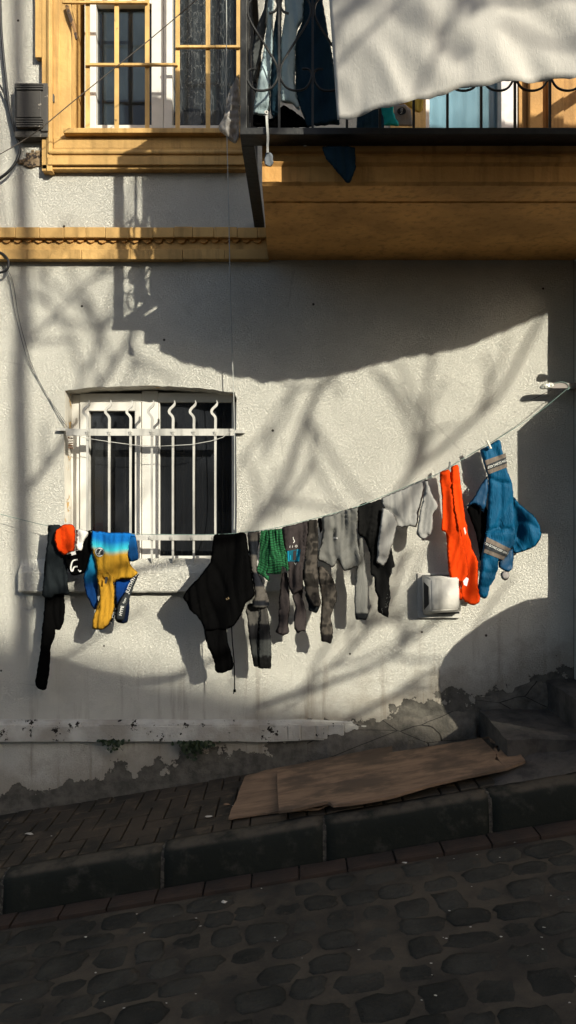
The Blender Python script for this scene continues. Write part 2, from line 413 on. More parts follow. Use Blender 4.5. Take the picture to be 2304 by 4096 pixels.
box(bm, W(960, 0, 1.22).x, 2.03, -1.225, -1.115, zb, zt, .003); obj('bottom_rail', bm, IRON_D, rail)
bm = NB(); xr = W(960, 0, 1.22).x
prism(bm, [(xr, -1.112, zb), (xr+.062, -1.112, zb), (xr+.075, .0, zb+.04), (xr+.012, .0, zb+.04)], (0, 0, .03)); obj('bottom_rail', bm, IRON_D, rail)
bm = NB(); box(bm, xr, 2.03, -1.225, -1.165, CZ+2.73, CZ+2.78, .003); box(bm, xr, xr+.06, -1.165, 0, CZ+2.732, CZ+2.778, .003); box(bm, 1.97, 2.03, -1.165, 0, CZ+2.732, CZ+2.778, .003); obj('handrail', bm, IRON_D, rail)
bm = NB(); box(bm, W(961, 0, 1.2).x, W(988, 0, 1.2).x, -1.212, -1.160, zt, CZ+2.74, .003); obj('corner_post', bm, IRON_D, rail)
bars = [1117, 1251, 1388, 1520, 1655, 1790, 1925, 2060, 2200, 2336, 2472, 2608, 2744, 2880]
for x in bars:
    bm = NB(); a = W(x-5, 0, 1.2).x; box(bm, a, a+.011, -1.205, -1.194, zt, CZ+2.74); obj('vertical_bar', bm, IRON_D, rail)
for k in range(7):
    bm = NB(); y = -1.05+k*.155; xx = xr+.02+.006*k/7; box(bm, xx, xx+.011, y-.006, y+.006, zt+.0, CZ+2.74); obj('vertical_bar', bm, IRON_D, rail)
# lyre scrolls between the bars
HS = [[(200, 800), (195, 870), (215, 960), (280, 1030), (370, 1050), (460, 1020), (530, 950), (550, 860), (530, 760), (450, 610), (330, 430), (240, 280), (200, 160), (215, 50), (300, -60), (420, -90), (520, -20), (556, 60), (545, 130), (480, 158)]]
def scroll(bm, x0, w, flip=False):
    base = [(.30, 800), (.10, 805), (.0, 860), (.05, 950), (.22, 1030), (.5, 1052), (.78, 1020), (.95, 940), (1., 850), (.95, 750), (.75, 620), (.42, 430), (.15, 270), (.03, 150), (.08, 30), (.35, -70), (.7, -90), (.93, -10), (.98, 70), (.9, 130), (.72, 158)]
    pts = [((1-u if flip else u)*w+x0, y*.345) for u, y in base]
    tube(bm, spline([W(px, py, 1.2) for px, py in pts], 4), .0058, 5)
for i, (xa, xb) in enumerate(zip([985]+bars, bars)):
    bm = NB(); scroll(bm, xa+3, xb-xa-8, i % 2 == 1); obj('scroll', bm, IRON_D, rail)
for k in range(7):                          # scrolls of the side panel
    bm = NB(); y0 = -1.15+k*.155
    tube(bm, spline([(xr+.03, y0+.02+.11*u, CZ+1.80+.30*v) for u, v in ((.3, .5), (.05, .45), (0, .3), (.3, .08), (.7, .08), (1, .3), (.95, .55), (.5, .9), (.1, 1.3), (.1, 1.7), (.5, 2.), (.9, 1.8), (.8, 1.55))], 3), .0058, 5)
    obj('scroll', bm, IRON_D, rail)
# balcony door, shutters and inner wall seen through the railing
dh = CZ+3.5
def dbox(bm, x0, x1, y0, y1, z0=ZF-.02, z1=dh, b=.003): box(bm, x0, x1, y0, y1, z0, z1, b)
def dx(px, y=.1): return (px-1152)*(D+y)/F
dr = thing('balcony_door', None, None); dr.parent = house
bm = NB(); dbox(bm, dx(1690), dx(1712), .05, .16); dbox(bm, dx(1996), dx(2012), .05, .16); dbox(bm, dx(2012), dx(2062), .06, .16); obj('door_frame', bm, plain('mauve_pvc', (.62, .58, .56), .5), dr)
bm = NB(); dbox(bm, dx(1716), dx(2000), .13, .135); obj('pane', bm, glass_mat('door_glass', (.10, .19, .24), .15, .35), dr)
bm = NB(); a = []; b = []
for i in range(121):
    x = dx(1700)+(dx(2010)-dx(1700))*i/120; y = .2+.010*math.sin(i*.16)+.004*math.sin(i*.41+1)
    a.append(bm.verts.new((x, y, ZF))); b.append(bm.verts.new((x, y, dh)))
for i in range(120): bm.faces.new((a[i], a[i+1], b[i+1], b[i]))
obj('curtain', bm, fabric('pale_blue_curtain', (.22, .38, .48)), dr, True)
bm = NB()
for i, (u, v, yy) in enumerate(((2066, 2098, .05), (2100, 2150, .0), (2152, 2175, .04), (2176, 2230, -.01), (2232, 2300, .03), (2304, 2370, .0), (2372, 2440, .04), (2442, 2900, .02))): dbox(bm, dx(u), dx(v), yy, .3, ZF-.02, dh, .004)
obj('shutter', bm, painted('ochre_shutter', (.50, .27, .085), (.15, .09, .05), .68), dr)
bm = NB(); dbox(bm, dx(1560, 0), dx(1690), -.02, .3); obj('jamb', bm, OCHRE_S, dr)

# lower ledge of painted rowlock bricks and its core
m = Mat('chipped_white_brick', .9, .2); n = m.noise(13, 6, .7); pk = m.op('GREATER_THAN', m.op('ADD', n, m.op('MULTIPLY', m.noise(1.7, 2), .12)), .675)
m.col(m.mix(pk, m.mix(m.step(m.noise(5, 5), .3, .7), (.46, .45, .41), (.27, .25, .215)), (.016, .013, .011)))
m.bump(m.op('SUBTRACT', m.noise(60, 5, .6), m.op('MULTIPLY', pk, 1.)), .006, 1)
xq = W(1400, 0).x
rnd = random.Random(8); bm = NB(); x = XL
while x < xq+.1:
    ww = .088*rnd.uniform(.8, 1.2); f = max(.02, min(1, (xq+.05-x)/.5)); j = rnd.uniform(-.005, .004); tz = rnd.uniform(-.004, .006)
    box(bm, x, x+ww-.0012, -.008-.030*f-j*f*.5, .02, W(0, 2958).z+.016*(1-f)+rnd.uniform(-.004, .004), W(0, 2893).z-.012*(1-f)+tz, .007); x += ww
obj('ledge_bricks', bm, m.m, house)
bm = NB(); pr = []
for i in range(121):
    x = XL+(xq+.02-XL)*i/120; w1 = .006*mnoise.noise(Vector((x*4, 0, 0))); f = max(0, min(1, (xq+.02-x)/.6))
    z0 = W(0, 2893).z; z1 = W(0, 2962).z
    pr.append([bm.verts.new((x, .01, z0+.03+w1)), bm.verts.new((x, -.020*f-.004, z0+.010+w1)), bm.verts.new((x, -.034*f-.006, z0-.012+w1)), bm.verts.new((x, -.036*f-.006, z1+.006+w1)), bm.verts.new((x, .01, z1+w1))])
for p, q in zip(pr, pr[1:]):
    for k in range(4): bm.faces.new((p[k], p[k+1], q[k+1], q[k]))
obj('base_ledge', bm, m.m, house)
# rough cement render at the foot of the wall, right side
CEM = Mat('rough_cement', .95, .15)
cr = CEM.step(CEM.vor(3.2, CEM.map((.6, 1, 1.6), vec=None), 'DISTANCE_TO_EDGE'), .0, .012)
CEM.col(CEM.mix(cr, (.012, .011, .010), CEM.mix(CEM.step(CEM.noise(6, 8, .68), .32, .68), (.15, .135, .112), (.06, .056, .048))))
CEM.bump(CEM.noise(18, 8, .68), .025, .9)
def lumpy(name, outline_top, x0, x1, m, emax, parent, zfoot=-.1):
    bm = NB(); nx, nz = 90, 16; g = []
    for i in range(nx+1):
        u = i/nx; x = x0+(x1-x0)*u; zt_ = outline_top(x); zb_ = gz(x)+zfoot; row = []
        for k in range(nz+1):
            v = k/nz; z = zt_+(zb_-zt_)*v; nse = mnoise.fractal(Vector((x*5, z*5, 3)), 1., 2., 4)
            side = min(1, u/.12, (1-u)/.02+.3); e = (emax*min(1, v*2.2)*(.6+.4*v)+.018*nse)*side
            row.append(bm.verts.new((x, -max(-.01, e), z+.01*nse*(1-v))))
        g.append(row)
    for i in range(nx):
        for k in range(nz): bm.faces.new((g[i][k], g[i+1][k], g[i+1][k+1], g[i][k+1]))
    return obj(name, bm, m, parent, True)
def ct(x):
    t = (x-.28)/(1.18-.28); return W(0, 2885+90*max(0, (.32-x)/.2)-50*max(0, min(1, t))).z+.03*mnoise.noise(Vector((x*3, 1, 0)))
lumpy('cement_footing', ct, .12, 1.19, CEM.m, .062, house)

# ------------------------------------------------------------------ ground
GR = Mat('dust_ground', .95, .15); GR.col(GR.mix(GR.step(GR.noise(3.5, 6, .6), .35, .65), (.074, .061, .045), (.036, .032, .026))); GR.bump(GR.noise(35, 7, .7), .012, .9)
bm = NB()
for (y0, y1, dz) in ((-22, -.935, -.205), (-.80, .3, -.03)):
    box(bm, -14, 30, y0, y1, -.3, 0)
    for v in bm.verts[-8:] if False else []: pass
me_v = list(bm.verts)
for i, v in enumerate(me_v):
    dz = -.1972 if i < 8 else -.035
    v.co.z = (v.co.z if v.co.z > -.1 else -.5)+dz+SLOPE*v.co.x
tag(obj('ground', bm, GR.m), kind='structure')
bm = NB(); box(bm, -80, 120, -120, 60, -3.6, -3.5); tag(obj('terrain', bm, GR.m), kind='structure')
for v in bpy.data.objects['terrain'].data.vertices: v.co.z += SLOPE*0
def slab_piece(bm, poly, ztop, thick, r, bulge, rnd, nr=3):
    """rounded stone from a polygon (x,y): rings shrink inward as they rise"""
    cx = sum(p[0] for p in poly)/len(poly); cy = sum(p[1] for p in poly)/len(poly)
    rings = []
    for k, (s, z) in enumerate([(1., -thick), (1., -r), (1-.25*r/.05*.35, -r*.25), (.72, bulge*.55), (.4, bulge*.9)]):
        rings.append([bm.verts.new((cx+(x-cx)*s, cy+(y-cy)*s, 0)) for x, y in poly])
        for v in rings[-1]:
            nn = mnoise.noise(Vector((v.co.x*14, v.co.y*14, 2)))*r*.45 if k > 1 else 0
            v.co.z = ztop+z+nn+gz(v.co.x)
    for a, b in zip(rings, rings[1:]):
        for i in range(len(a)):
            j = (i+1) % len(a); bm.faces.new((a[i], a[j], b[j], b[i]))
    c = bm.verts.new((cx, cy, ztop+bulge+gz(cx)+mnoise.noise(Vector((cx*9, cy*9, 5)))*r*.5))
    for i in range(len(poly)):
        j = (i+1) % len(poly); bm.faces.new((rings[-1][i], rings[-1][j], c))
# cobbles
COB = Mat('basalt_cobbles', .9, .06)
tint = COB.vor(7., None, 'F1', 1)
ci = COB.mix(COB.step(COB.noise(4, 4), .3, .7), (.062, .058, .048), (.028, .028, .024))
ci = COB.mix(COB.step(COB.noise(16, 7, .7), .55, .75), ci, (.070, .056, .042))
COB.col(ci); COB.bump(COB.noise(28, 8, .7), .020, 1.); COB.bump(COB.noise(10, 4, .6), .02, .8)
bm = NB(); rnd = random.Random(11); y = -1.075; row = 0
while y > -3.6:
    h = rnd.uniform(.13, .18); x = -2.6+rnd.uniform(0, .15)
    while x < 3.2:
        w = rnd.uniform(.14, .25); cx, cy = x+w/2+rnd.uniform(-.01, .01), y-h/2+rnd.uniform(-.016, .016); n = 14; kx, ky = rnd.uniform(.88, 1.04), rnd.uniform(.86, 1.04); tl = rnd.uniform(-.12, .12); poly = []
        sq = rnd.uniform(2.8, 7); wob = [rnd.uniform(-.009, .009) for _ in range(n)]; rot = rnd.uniform(-.14, .14)
        for k in range(n):
            a = 2*math.pi*k/n; c, s = math.cos(a), math.sin(a)
            rr = 1/((abs(c)**sq+abs(s)**sq)**(1/sq)); px_, py_ = c*rr*(w/2-.006)*kx*rnd.uniform(.95, 1.02)+wob[k]+tl*s*h*.5, s*rr*(h/2-.006)*ky*rnd.uniform(.93, 1.02)+wob[-k]
            poly.append((cx+px_*math.cos(rot)-py_*math.sin(rot), cy+px_*math.sin(rot)+py_*math.cos(rot)))
        slab_piece(bm, poly, -.1950+rnd.uniform(-.0055, .005), .05, .006, .003, rnd)
        x += w
    y -= h; row += 1
tag(obj('road', bm, COB.m, None, True), kind='structure')
# red brick gutter
RBK = Mat('worn_red_brick', .85, .2); RBK.col(RBK.mix(RBK.step(RBK.noise(7, 6, .65), .35, .7), (.042, .028, .021), (.026, .021, .017))); RBK.bump(RBK.noise(50, 5), .004, .9)
bm = NB(); x = -3.
while x < 4.5:
    w = .235; slab_piece(bm, [(x+.004, -.945), (x+w/2, -.944), (x+w-.004, -.945), (x+w-.003, -1.0), (x+w-.004, -1.058), (x+w/2, -1.060), (x+.004, -1.058), (x+.003, -1.0)], -.176+rnd.uniform(-.003, .003), .06, .008, .003, rnd); x += w
tag(obj('gutter', bm, RBK.m), kind='structure')
# kerb stones
KRB = Mat('dark_kerb_stone', .85, .08)
KRB.col(KRB.mix(KRB.step(KRB.noise(10, 7, .66), .5, .74), KRB.mix(KRB.noise(2.5, 3), (.020, .022, .018), (.010, .012, .010)), (.042, .040, .033)))
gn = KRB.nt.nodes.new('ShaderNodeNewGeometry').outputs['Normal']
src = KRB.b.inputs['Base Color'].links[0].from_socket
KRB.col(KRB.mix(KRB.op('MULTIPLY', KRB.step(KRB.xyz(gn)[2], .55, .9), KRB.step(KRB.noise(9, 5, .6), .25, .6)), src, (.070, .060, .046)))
KRB.bump(KRB.noise(30, 7, .62), .008, .8)
bm = NB(); xj = [W(650, 0).x*.805, ]
joints = [-3.0, -2.18, -1.385, -.50+.0, .155-.0, .905, 1.72, 2.54, 3.36, 4.2]
joints = [-3.05, -2.24, -1.45, -.635, .185, 1.025, 1.84, 2.66, 3.48, 4.3]
for xa, xb in zip(joints, joints[1:]):
    n = 14; rings = []
    pf = [(-.80, -.09), (-.80, -.001), (-.835, .002), (-.88, -.002), (-.905, -.016), (-.918, -.04), (-.924, -.10), (-.928, -.26)]
    dzs = rnd.uniform(-.004, .004)
    for i in range(n+1):
        x = xa+.005+(xb-xa-.010)*i/n; end = .006 if i in (0, n) else 0
        rings.append([bm.verts.new((x, yy+(end if k > 2 else 0)+.004*mnoise.noise(Vector((x*6, k, 1))), zz+dzs-end*.6+gz(x)+.004*mnoise.noise(Vector((x*6, k, 4))))) for k, (yy, zz) in enumerate(pf)])
    for a, b in zip(rings, rings[1:]):
        for k in range(len(pf)-1): bm.faces.new((a[k], a[k+1], b[k+1], b[k]))
    bm.faces.new(rings[0]); bm.faces.new(rings[-1])
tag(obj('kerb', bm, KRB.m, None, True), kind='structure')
bm = NB()
for xb in joints[1:-1]:
    pr = [[bm.verts.new((xb+dx_+.002*mnoise.noise(Vector((k*3., xb, dx_*90))), yy, zz+gz(xb))) for dx_ in (-.009, .009)] for k, (yy, zz) in enumerate(((-.80, -.004), (-.86, -.003), (-.899, -.018), (-.914, -.045), (-.9195, -.10), (-.9235, -.15), (-.924, -.25)))]
    for a, b in zip(pr, pr[1:]): bm.faces.new((a[0], a[1], b[1], b[0]))
tag(obj('kerb_mortar', bm, painted('kerb_mortar', (.085, .078, .064), (.03, .028, .024), .5, .95, 40), None), kind='structure')
# pavement of brick pavers
PAV = Mat('brown_pavers', .9, .1)
PAV.col(PAV.mix(PAV.step(PAV.noise(8, 7, .66), .5, .72), PAV.mix(PAV.step(PAV.noise(2.2, 3), .35, .65), (.062, .049, .036), (.029, .027, .022)), (.095, .072, .050)))
PAV.bump(PAV.noise(40, 6, .65), .005, .9)
bm = NB(); L, Wd = .20, .10
def paver(x0, x1, y0, y1):
    g_ = .0035; y0 = max(y0, -.795); y1 = min(y1, .0)
    if y1-y0 < .02: return
    t = rnd.uniform(-.004, .004); ta, tb = rnd.uniform(-.02, .02), rnd.uniform(-.02, .02)
    x0 += g_; x1 -= g_; y0 += g_; y1 -= g_; c = .005
    vs = [[bm.verts.new((x, y, z+t+ta*(x-(x0+x1)/2)+tb*(y-(y0+y1)/2)+gz(x))) for x, y in q] for z, q in
          ((-.05, ((x0, y0), (x1, y0), (x1, y1), (x0, y1))), (-.004, ((x0, y0), (x1, y0), (x1, y1), (x0, y1))), (0, ((x0+c, y0+c), (x1-c, y0+c), (x1-c, y1-c), (x0+c, y1-c))))]
    for a, b in zip(vs, vs[1:]):
        for k in range(4): bm.faces.new((a[k], a[(k+1) % 4], b[(k+1) % 4], b[k]))
    bm.faces.new(vs[2])
# herringbone at 90 degrees
for i in range(-60, 90):
    for j in range(-60, 90):
        x = (i+j)*.10+ -0; 
        pass
for r in range(-12, 4):
    for k in range(-20, 30):
        x = k*.4+(r % 4)*.1-3; y = r*.1
        paver(x, x+.2, y, y+.1); paver(x+.2, x+.3, y-.1+.0, y+.1)
        pass
tag(obj('pavement', bm, PAV.m), kind='structure')
# concrete steps
STP = Mat('step_concrete', .9, .2)
STP.col(STP.mix(STP.step(STP.noise(7, 8, .68), .38, .7), (.075, .068, .060), (.030, .029, .027))); STP.bump(STP.noise(28, 8, .68), .012, .9)
steps = thing('stone_steps', 'worn concrete steps climbing along the wall at the right edge', 'steps', (1.2, 0, gz(1.2)))
def stepblock(x0, x1, y0, ztop, zbot, nm='step'):
    bm = NB(); nx, ny = 26, 14; g = []
    for i in range(nx+1):
        row = []
        for j in range(ny+1):
            x = x0+(x1-x0)*i/nx; y = -y0*j/ny
            ed = min(i/nx*(x1-x0), (ny-j)/ny*y0); dr_ = -.014*math.exp(-ed/.012)
            row.append(bm.verts.new((x+.010*mnoise.noise(Vector((y*8, ztop, 0))), y+.012*mnoise.noise(Vector((x*7, ztop, 7)))*(j/ny), ztop+dr_+.007*mnoise.noise(Vector((x*7, y*7, 0))))))
        g.append(row)
    for i in range(nx):
        for j in range(ny): bm.faces.new((g[i][j], g[i+1][j], g[i+1][j+1], g[i][j+1]))
    ring = [g[0][j] for j in range(ny+1)]+[g[i][ny] for i in range(1, nx+1)]
    low = []
    for v in ring:
        low.append([bm.verts.new((v.co.x+.006*mnoise.noise(v.co*9+Vector((0, 0, q))), v.co.y+.010*mnoise.noise(v.co*11+Vector((q, 0, 0))), v.co.z+(zbot-v.co.z)*q/4)) for q in range(1, 5)])
    for a in range(len(ring)-1):
        A_ = [ring[a]]+low[a]; B_ = [ring[a+1]]+low[a+1]
        for q in range(4): bm.faces.new((A_[q], A_[q+1], B_[q+1], B_[q]))
    return obj(nm, bm, STP.m, steps, False)
stepblock(1.205, 3.4, .60, CZ-1.235, -.1); stepblock(1.63, 3.4, .55, CZ-1.05, .1); stepblock(2.05, 3.4, .52, CZ-.87, .1)
bm = NB(); g = []                                     # mortar apron in front of the steps
for i in range(41):
    row = []
    for j in range(13):
        x = 1.05+2.3*i/40; y = -.56-.25*j/12; t = j/12
        row.append(bm.verts.new((x, y, (gz(x)+.01)*(1)+(.05*(1-t)**1.5)*min(1, (x-1.05)/.2)+.012*mnoise.fractal(Vector((x*9, y*9, 0)), 1, 2, 3)-.012*(t > .95)-.02*(i == 0))))
    g.append(row)
for i in range(40):
    for j in range(12): bm.faces.new((g[i][j], g[i+1][j], g[i+1][j+1], g[i][j+1]))
obj('mortar_apron', bm, STP.m, steps, True)
bm = NB(); g = []
# broken render above the steps
def rt(x): return CZ+(2048-2790)/634.8+.10*min(1, max(0, (x-1.2)/.35))+.05*mnoise.noise(Vector((x*5, 4, 0)))
lumpy('cement_footing', rt, 1.18, 1.80, CEM.m, .03, house, .1)

# ------------------------------------------------------------------ boards
WOODM = Mat('weathered_board', .85, .2)
gv = WOODM.map((1.3, 15, 15)); wg = WOODM.noise(1.6, 8, .66, gv, .7)
wc = WOODM.mix(WOODM.step(wg, .25, .78), (.25, .160, .100), (.12, .080, .052))
wc = WOODM.mix(WOODM.op('MULTIPLY', WOODM.step(WOODM.noise(2.6, 5, .6, WOODM.map((1, 1.6, 1))), .46, .64), .75), wc, (.055, .043, .032))
WOODM.col(wc); WOODM.bump(wg, .0025, .9)
def board(name, label, pts, hs, th, nd=5, jag=.004, seed=0):
    rnd_ = random.Random(seed); P = [G(px, py, h) for (px, py), h in zip(pts, hs)]; out = []
    for i, p in enumerate(P):
        q = P[(i+1) % len(P)]
        for k in range(nd):
            v = p.lerp(q, k/nd); out.append(v+Vector((rnd_.uniform(-jag, jag), rnd_.uniform(-jag, jag), 0)) if k else v)
    bm = NB(); prism(bm, out, (0, 0, -th))
    return tag(obj(name, bm, WOODM.m), label, 'board', 'boards lying on the pavement')
board('wooden_board', 'weathered thin board lying underneath the larger one, its left end showing', cv('P', [(102, 228), (200, 200), (420, 158), (600, 122), (700, 106), (720, 220), (400, 360), (240, 370), (100, 390), (34, 400)]), [.055, .055, .058, .06, .06, .035, .022, .02, .02, .02], .010, 5, .004, 1)
board('wooden_board', 'large brown plywood board with splintered right end lying on top of another', cv('P', [(232, 208), (420, 172), (650, 138), (850, 108), (1000, 84), (1095, 66), (1102, 82), (1120, 88), (1195, 69), (1135, 98), (1112, 118), (1128, 140), (1118, 160), (1140, 168), (1122, 140), (1150, 112), (1215, 130), (1243, 165), (1170, 195), (1000, 230), (850, 265), (700, 310), (560, 335), (462, 346), (440, 332), (300, 362), (240, 370)]), [.075]*6+[.07]*11+[.058]*10, .014, 3, .002, 2)
bd2 = bpy.data.objects['wooden_board.001']; RM = plain('rust_stain', (.045, .018, .010), .8)
for q in (((537, 182), (552, 182), (556, 192), (540, 194)), ((546, 228), (562, 230), (578, 288), (564, 290)), ((705, 268), (725, 262), (728, 268), (708, 274)), ((900, 214), (918, 212), (922, 222), (905, 222))):
    bm = NB(); prism(bm, [G(x, y, .0785-.012*max(0, (y-180)/130)) for x, y in cv('P', q)], (0, 0, -.012)); mesh = obj('rust_mark', bm, RM, bd2)
bm = NB()
# litter
def scrap(bm, px, py, s, h=.01, seed=0):
    r_ = random.Random(seed); c = G(px, py, h); n = 6
    vs = [bm.verts.new(c+Vector((math.cos(k*1.047)*s*r_.uniform(.5, 1.3), math.sin(k*1.047)*s*r_.uniform(.4, .8), r_.uniform(0, s*.3)))) for k in range(n)]
    t = bm.verts.new(c+Vector((0, 0, s*.35)))
    for k in range(n): bm.faces.new((vs[k], vs[(k+1) % n], t))
bm.free()
LEAF = plain('dry_leaf', (.20, .12, .07), .9); PAPER = plain('pale_scrap', (.45, .42, .36), .9)
for (px, py, s, lab, mt, nm, ct_) in ((908, 3218, .022, 'curled dry brown leaf on the pavers just left of the boards', LEAF, 'dry_leaf', 'leaf'),
        (835, 3268, .028, 'pale torn wood chip lying on the pavers near the lower left board corner', PAPER, 'wood_chip', 'wood chip'),
        (115, 3338, .030, 'whitish paper scrap on the pavers at the left edge of the photo', PAPER, 'paper_scrap', 'scrap'),
        (898, 3609, .022, 'pale scrap lying on the cobbles below the gutter bricks', PAPER, 'paper_scrap', 'scrap'),
        (1618, 3451, .016, 'small white scrap on the gutter bricks under the kerb', PAPER, 'paper_scrap', 'scrap')):
    bm = NB(); hh = -.17 if py > 3420 else .008; scrap(bm, px, py, s*.8, hh, int(px)); tag(obj(nm, bm, mt), lab, ct_)
bm = NB(); r_ = random.Random(5)
for k in range(70):
    px, py = r_.uniform(0, 2304), r_.uniform(3080, 4050); yl = 3660-.178*px
    if py < 3270-.16*px or abs(py-(yl-75)) < 90: continue
    scrap(bm, px, py, r_.uniform(.003, .007), -.185 if py > yl else .005, k)
tag(obj('litter', bm, PAPER), 'tiny pale crumbs of dirt scattered over pavers and cobbles', 'litter', kind='stuff')

# ------------------------------------------------------------------ ivy tufts
IVY = Mat('ivy_leaf', .5, .3); IVY.col(IVY.mix(IVY.noise(40, 3), (.012, .022, .008), (.024, .038, .014)))
def ivy(label, px, py, w, h, n, seed):
    t = thing('wall_weed', label, 'plant', W(px, py, .04)); r_ = random.Random(seed); bm = NB(); bs = NB(); base = W(px, py, .04)
    for s_ in range(5):
        q = W(px+r_.uniform(-w, w)*.8, py+r_.uniform(.3, 1)*h, .06); tube(bs, spline([base+Vector((r_.uniform(-.03, .03), 0, 0)), base.lerp(q, .5)+Vector((0, -.02, .01)), q], 3), .0012, 4)
    for k in range(n):
        u = r_.gauss(0, .5); c = W(px+u*w, py+abs(r_.gauss(0, .5))*h*max(.15, 1-abs(u)*.7), r_.uniform(.045, .085)); s = r_.uniform(.006, .013)
        ax = Vector((r_.uniform(-1, 1), r_.uniform(-.3, .3), r_.uniform(-1, 1))).normalized(); ay = Vector((r_.uniform(-.4, .4), -1, r_.uniform(-.2, .8))).cross(ax).normalized()
        vs = [bm.verts.new(c+ax*a*s+ay*b*s) for a, b in ((-1, 0), (-.4, .8), (.3, .75), (1.1, 0), (.3, -.75), (-.4, -.8))]; bm.faces.new(vs)
    obj('leaves', bm, IVY.m, t); obj('stem', bs, IVY.m, t)
ivy('small dark green weed under the brick ledge, the left one', 455, 2962, 50, 42, 85, 2)
ivy('larger trailing green weed under the brick ledge, the right one', 775, 2966, 75, 60, 190, 3)

# ------------------------------------------------------------------ clothes
def cloth(name, c, poly, e, mat, parent=None, T=.016, fold=(34, .005), ang=0., grooves=(), sp=8, col=None, seed=0, gather=0., Rr=None, back=True, wob=1.2, flat=False, sag=0.):
    P = np.array(cv(c, poly), float); rnd_ = np.random.RandomState(seed+1)
    out = []; n = len(P)
    for i in range(n):                        # resample with soft corners
        p, q = P[i], P[(i+1) % n]; L_ = np.hypot(*(q-p)); k = max(1, int(L_/(sp*.9)))
        for j in range(k): out.append(p+(q-p)*j/k)
    O = np.array(out)
    for _ in range(1): O = .22*np.roll(O, 1, 0)+.56*O+.22*np.roll(O, -1, 0)
    O += rnd_.uniform(-wob, wob, O.shape)
    x0, y0 = O.min(0); x1, y1 = O.max(0)
    gx, gy = np.meshgrid(np.arange(x0, x1, sp), np.arange(y0, y1, sp)); gx[1::2] += sp/2
    Q = np.stack([gx.ravel(), gy.ravel()], 1)+rnd_.uniform(-sp*.12, sp*.12, (gx.size, 2))
    A_ = O; B_ = np.roll(O, -1, 0)
    def dist(Q):
        d = B_-A_; L2 = (d**2).sum(1)+1e-9
        t = np.clip(((Q[:, None]-A_[None])*d).sum(2)/L2, 0, 1); pr_ = A_[None]+t[..., None]*d
        return np.sqrt(((Q[:, None]-pr_)**2).sum(2)).min(1)
    def inside(Q):
        r = np.zeros(len(Q), bool)
        for a, b in zip(A_, B_):
            cnd = ((a[1] > Q[:, 1]) != (b[1] > Q[:, 1])); xx = (b[0]-a[0])*(Q[:, 1]-a[1])/(b[1]-a[1]+1e-12)+a[0]; r ^= cnd & (Q[:, 0] < xx)
        return r
    Q = Q[inside(Q)]; dq = dist(Q); Q = Q[dq > sp*.55]
    V = np.concatenate([O, Q]); no = len(O)
    res = delaunay_2d_cdt([Vector(v) for v in V], [(i, (i+1) % no) for i in range(no)], [], 1, 1e-6)
    V2 = np.array([tuple(v) for v in res[0]]); tris = res[2]
    Rp = Rr or max(12., T/.00158*1.5)
    T = T*.5; s = rnd_.uniform(0, 6.28, 6); wl, amp = fold; amp = amp*1.15; Rp = min(Rp, max(8., T/.00158*.6)); ca, sa = math.cos(R(ang)), math.sin(R(ang))
    env_x = np.linspace(x0, x1, 40); env_y = np.array([O[np.argsort(abs(O[:, 0]-xx))[:8], 1].min() for xx in env_x])
    def hgt(Q):
        d = dist(Q); inf = np.sqrt(np.clip(1-(1-np.clip(d/Rp, 0, 1))**2, 0, 1))
        u = Q[:, 0]*ca+Q[:, 1]*sa; v = -Q[:, 0]*sa+Q[:, 1]*ca
        q = u+.16*wl*np.sin(2*np.pi*v/(wl*5.3)+s[0])+.5*wl*np.sin(2*np.pi*u/(wl*3.7)+s[1])+.10*(v-y0)*np.sin(u/(wl*2.4)+s[5])
        rid = lambda z: 1-2*np.abs(np.sin(z))**.85
        vv = .5+.5*np.sin(v/(wl*2.1)+u/(wl*1.3)+s[2]); v2 = .5+.5*np.sin(v/(wl*1.4)-u/(wl*1.9)+s[4])
        dia = u*.55+v*.83
        f = -amp*((.35+.65*vv)*rid(np.pi*q/wl)+.5*v2*rid(np.pi*q/(wl*.47)+s[3])+.45*(1-vv)*rid(np.pi*dia/(wl*1.1)+s[1]))
        f = f+amp*1.1*np.sin(2*np.pi*(u+.3*v*np.sin(s[3]))/(wl*2.9)+s[5])
        i2 = inf if Rr else .45+.55*inf
        h = T*i2+f*(inf**.6 if Rr else .7+.3*inf)
        if gather:
            tp = np.interp(Q[:, 0], env_x, env_y); w = np.exp(-np.clip(Q[:, 1]-tp, 0, None)/55.)
            h = h+gather*w*np.sin(2*np.pi*Q[:, 0]/19.+2.*np.sin(Q[:, 0]/31.+s[5]))*np.clip(inf+.35, 0, 1)
        for g in grooves:
            gp, gw, gd = cv(c, g[0]), g[1]*1.6, g[2]*1.7; dd = np.full(len(Q), 1e9)
            for a, b in zip(gp, gp[1:]):
                a = np.array(a); b = np.array(b); ab = b-a; t = np.clip(((Q-a)@ab)/(ab@ab+1e-9), 0, 1); dd = np.minimum(dd, np.hypot(*(Q-(a+t[:, None]*ab)).T))
            h = h-gd*np.exp(-(dd/gw)**2)
        return h
    h = hgt(V2); isb = dist(V2) < .7
    isb = isb | (dist(V2) < 1e-3)
    nV = len(V2); d0 = D-e
    bnd = set(); cnt = {}
    for t in tris:
        for a, b in ((t[0], t[1]), (t[1], t[2]), (t[2], t[0])): cnt[frozenset((a, b))] = cnt.get(frozenset((a, b)), 0)+1
    for k_, v_ in cnt.items():
        if v_ == 1: bnd |= set(k_)
    ytop = V2[:, 1].min()
    co = []
    for i, (px, py) in enumerate(V2):
        p = W(px, py, e); hh = h[i]
        if i in bnd: hh = .5*hh if Rr else hh
        co.append((p.x, p.y-hh-sag*(py-ytop)/634.8, p.z))
    faces = [tuple(t) for t in tris]
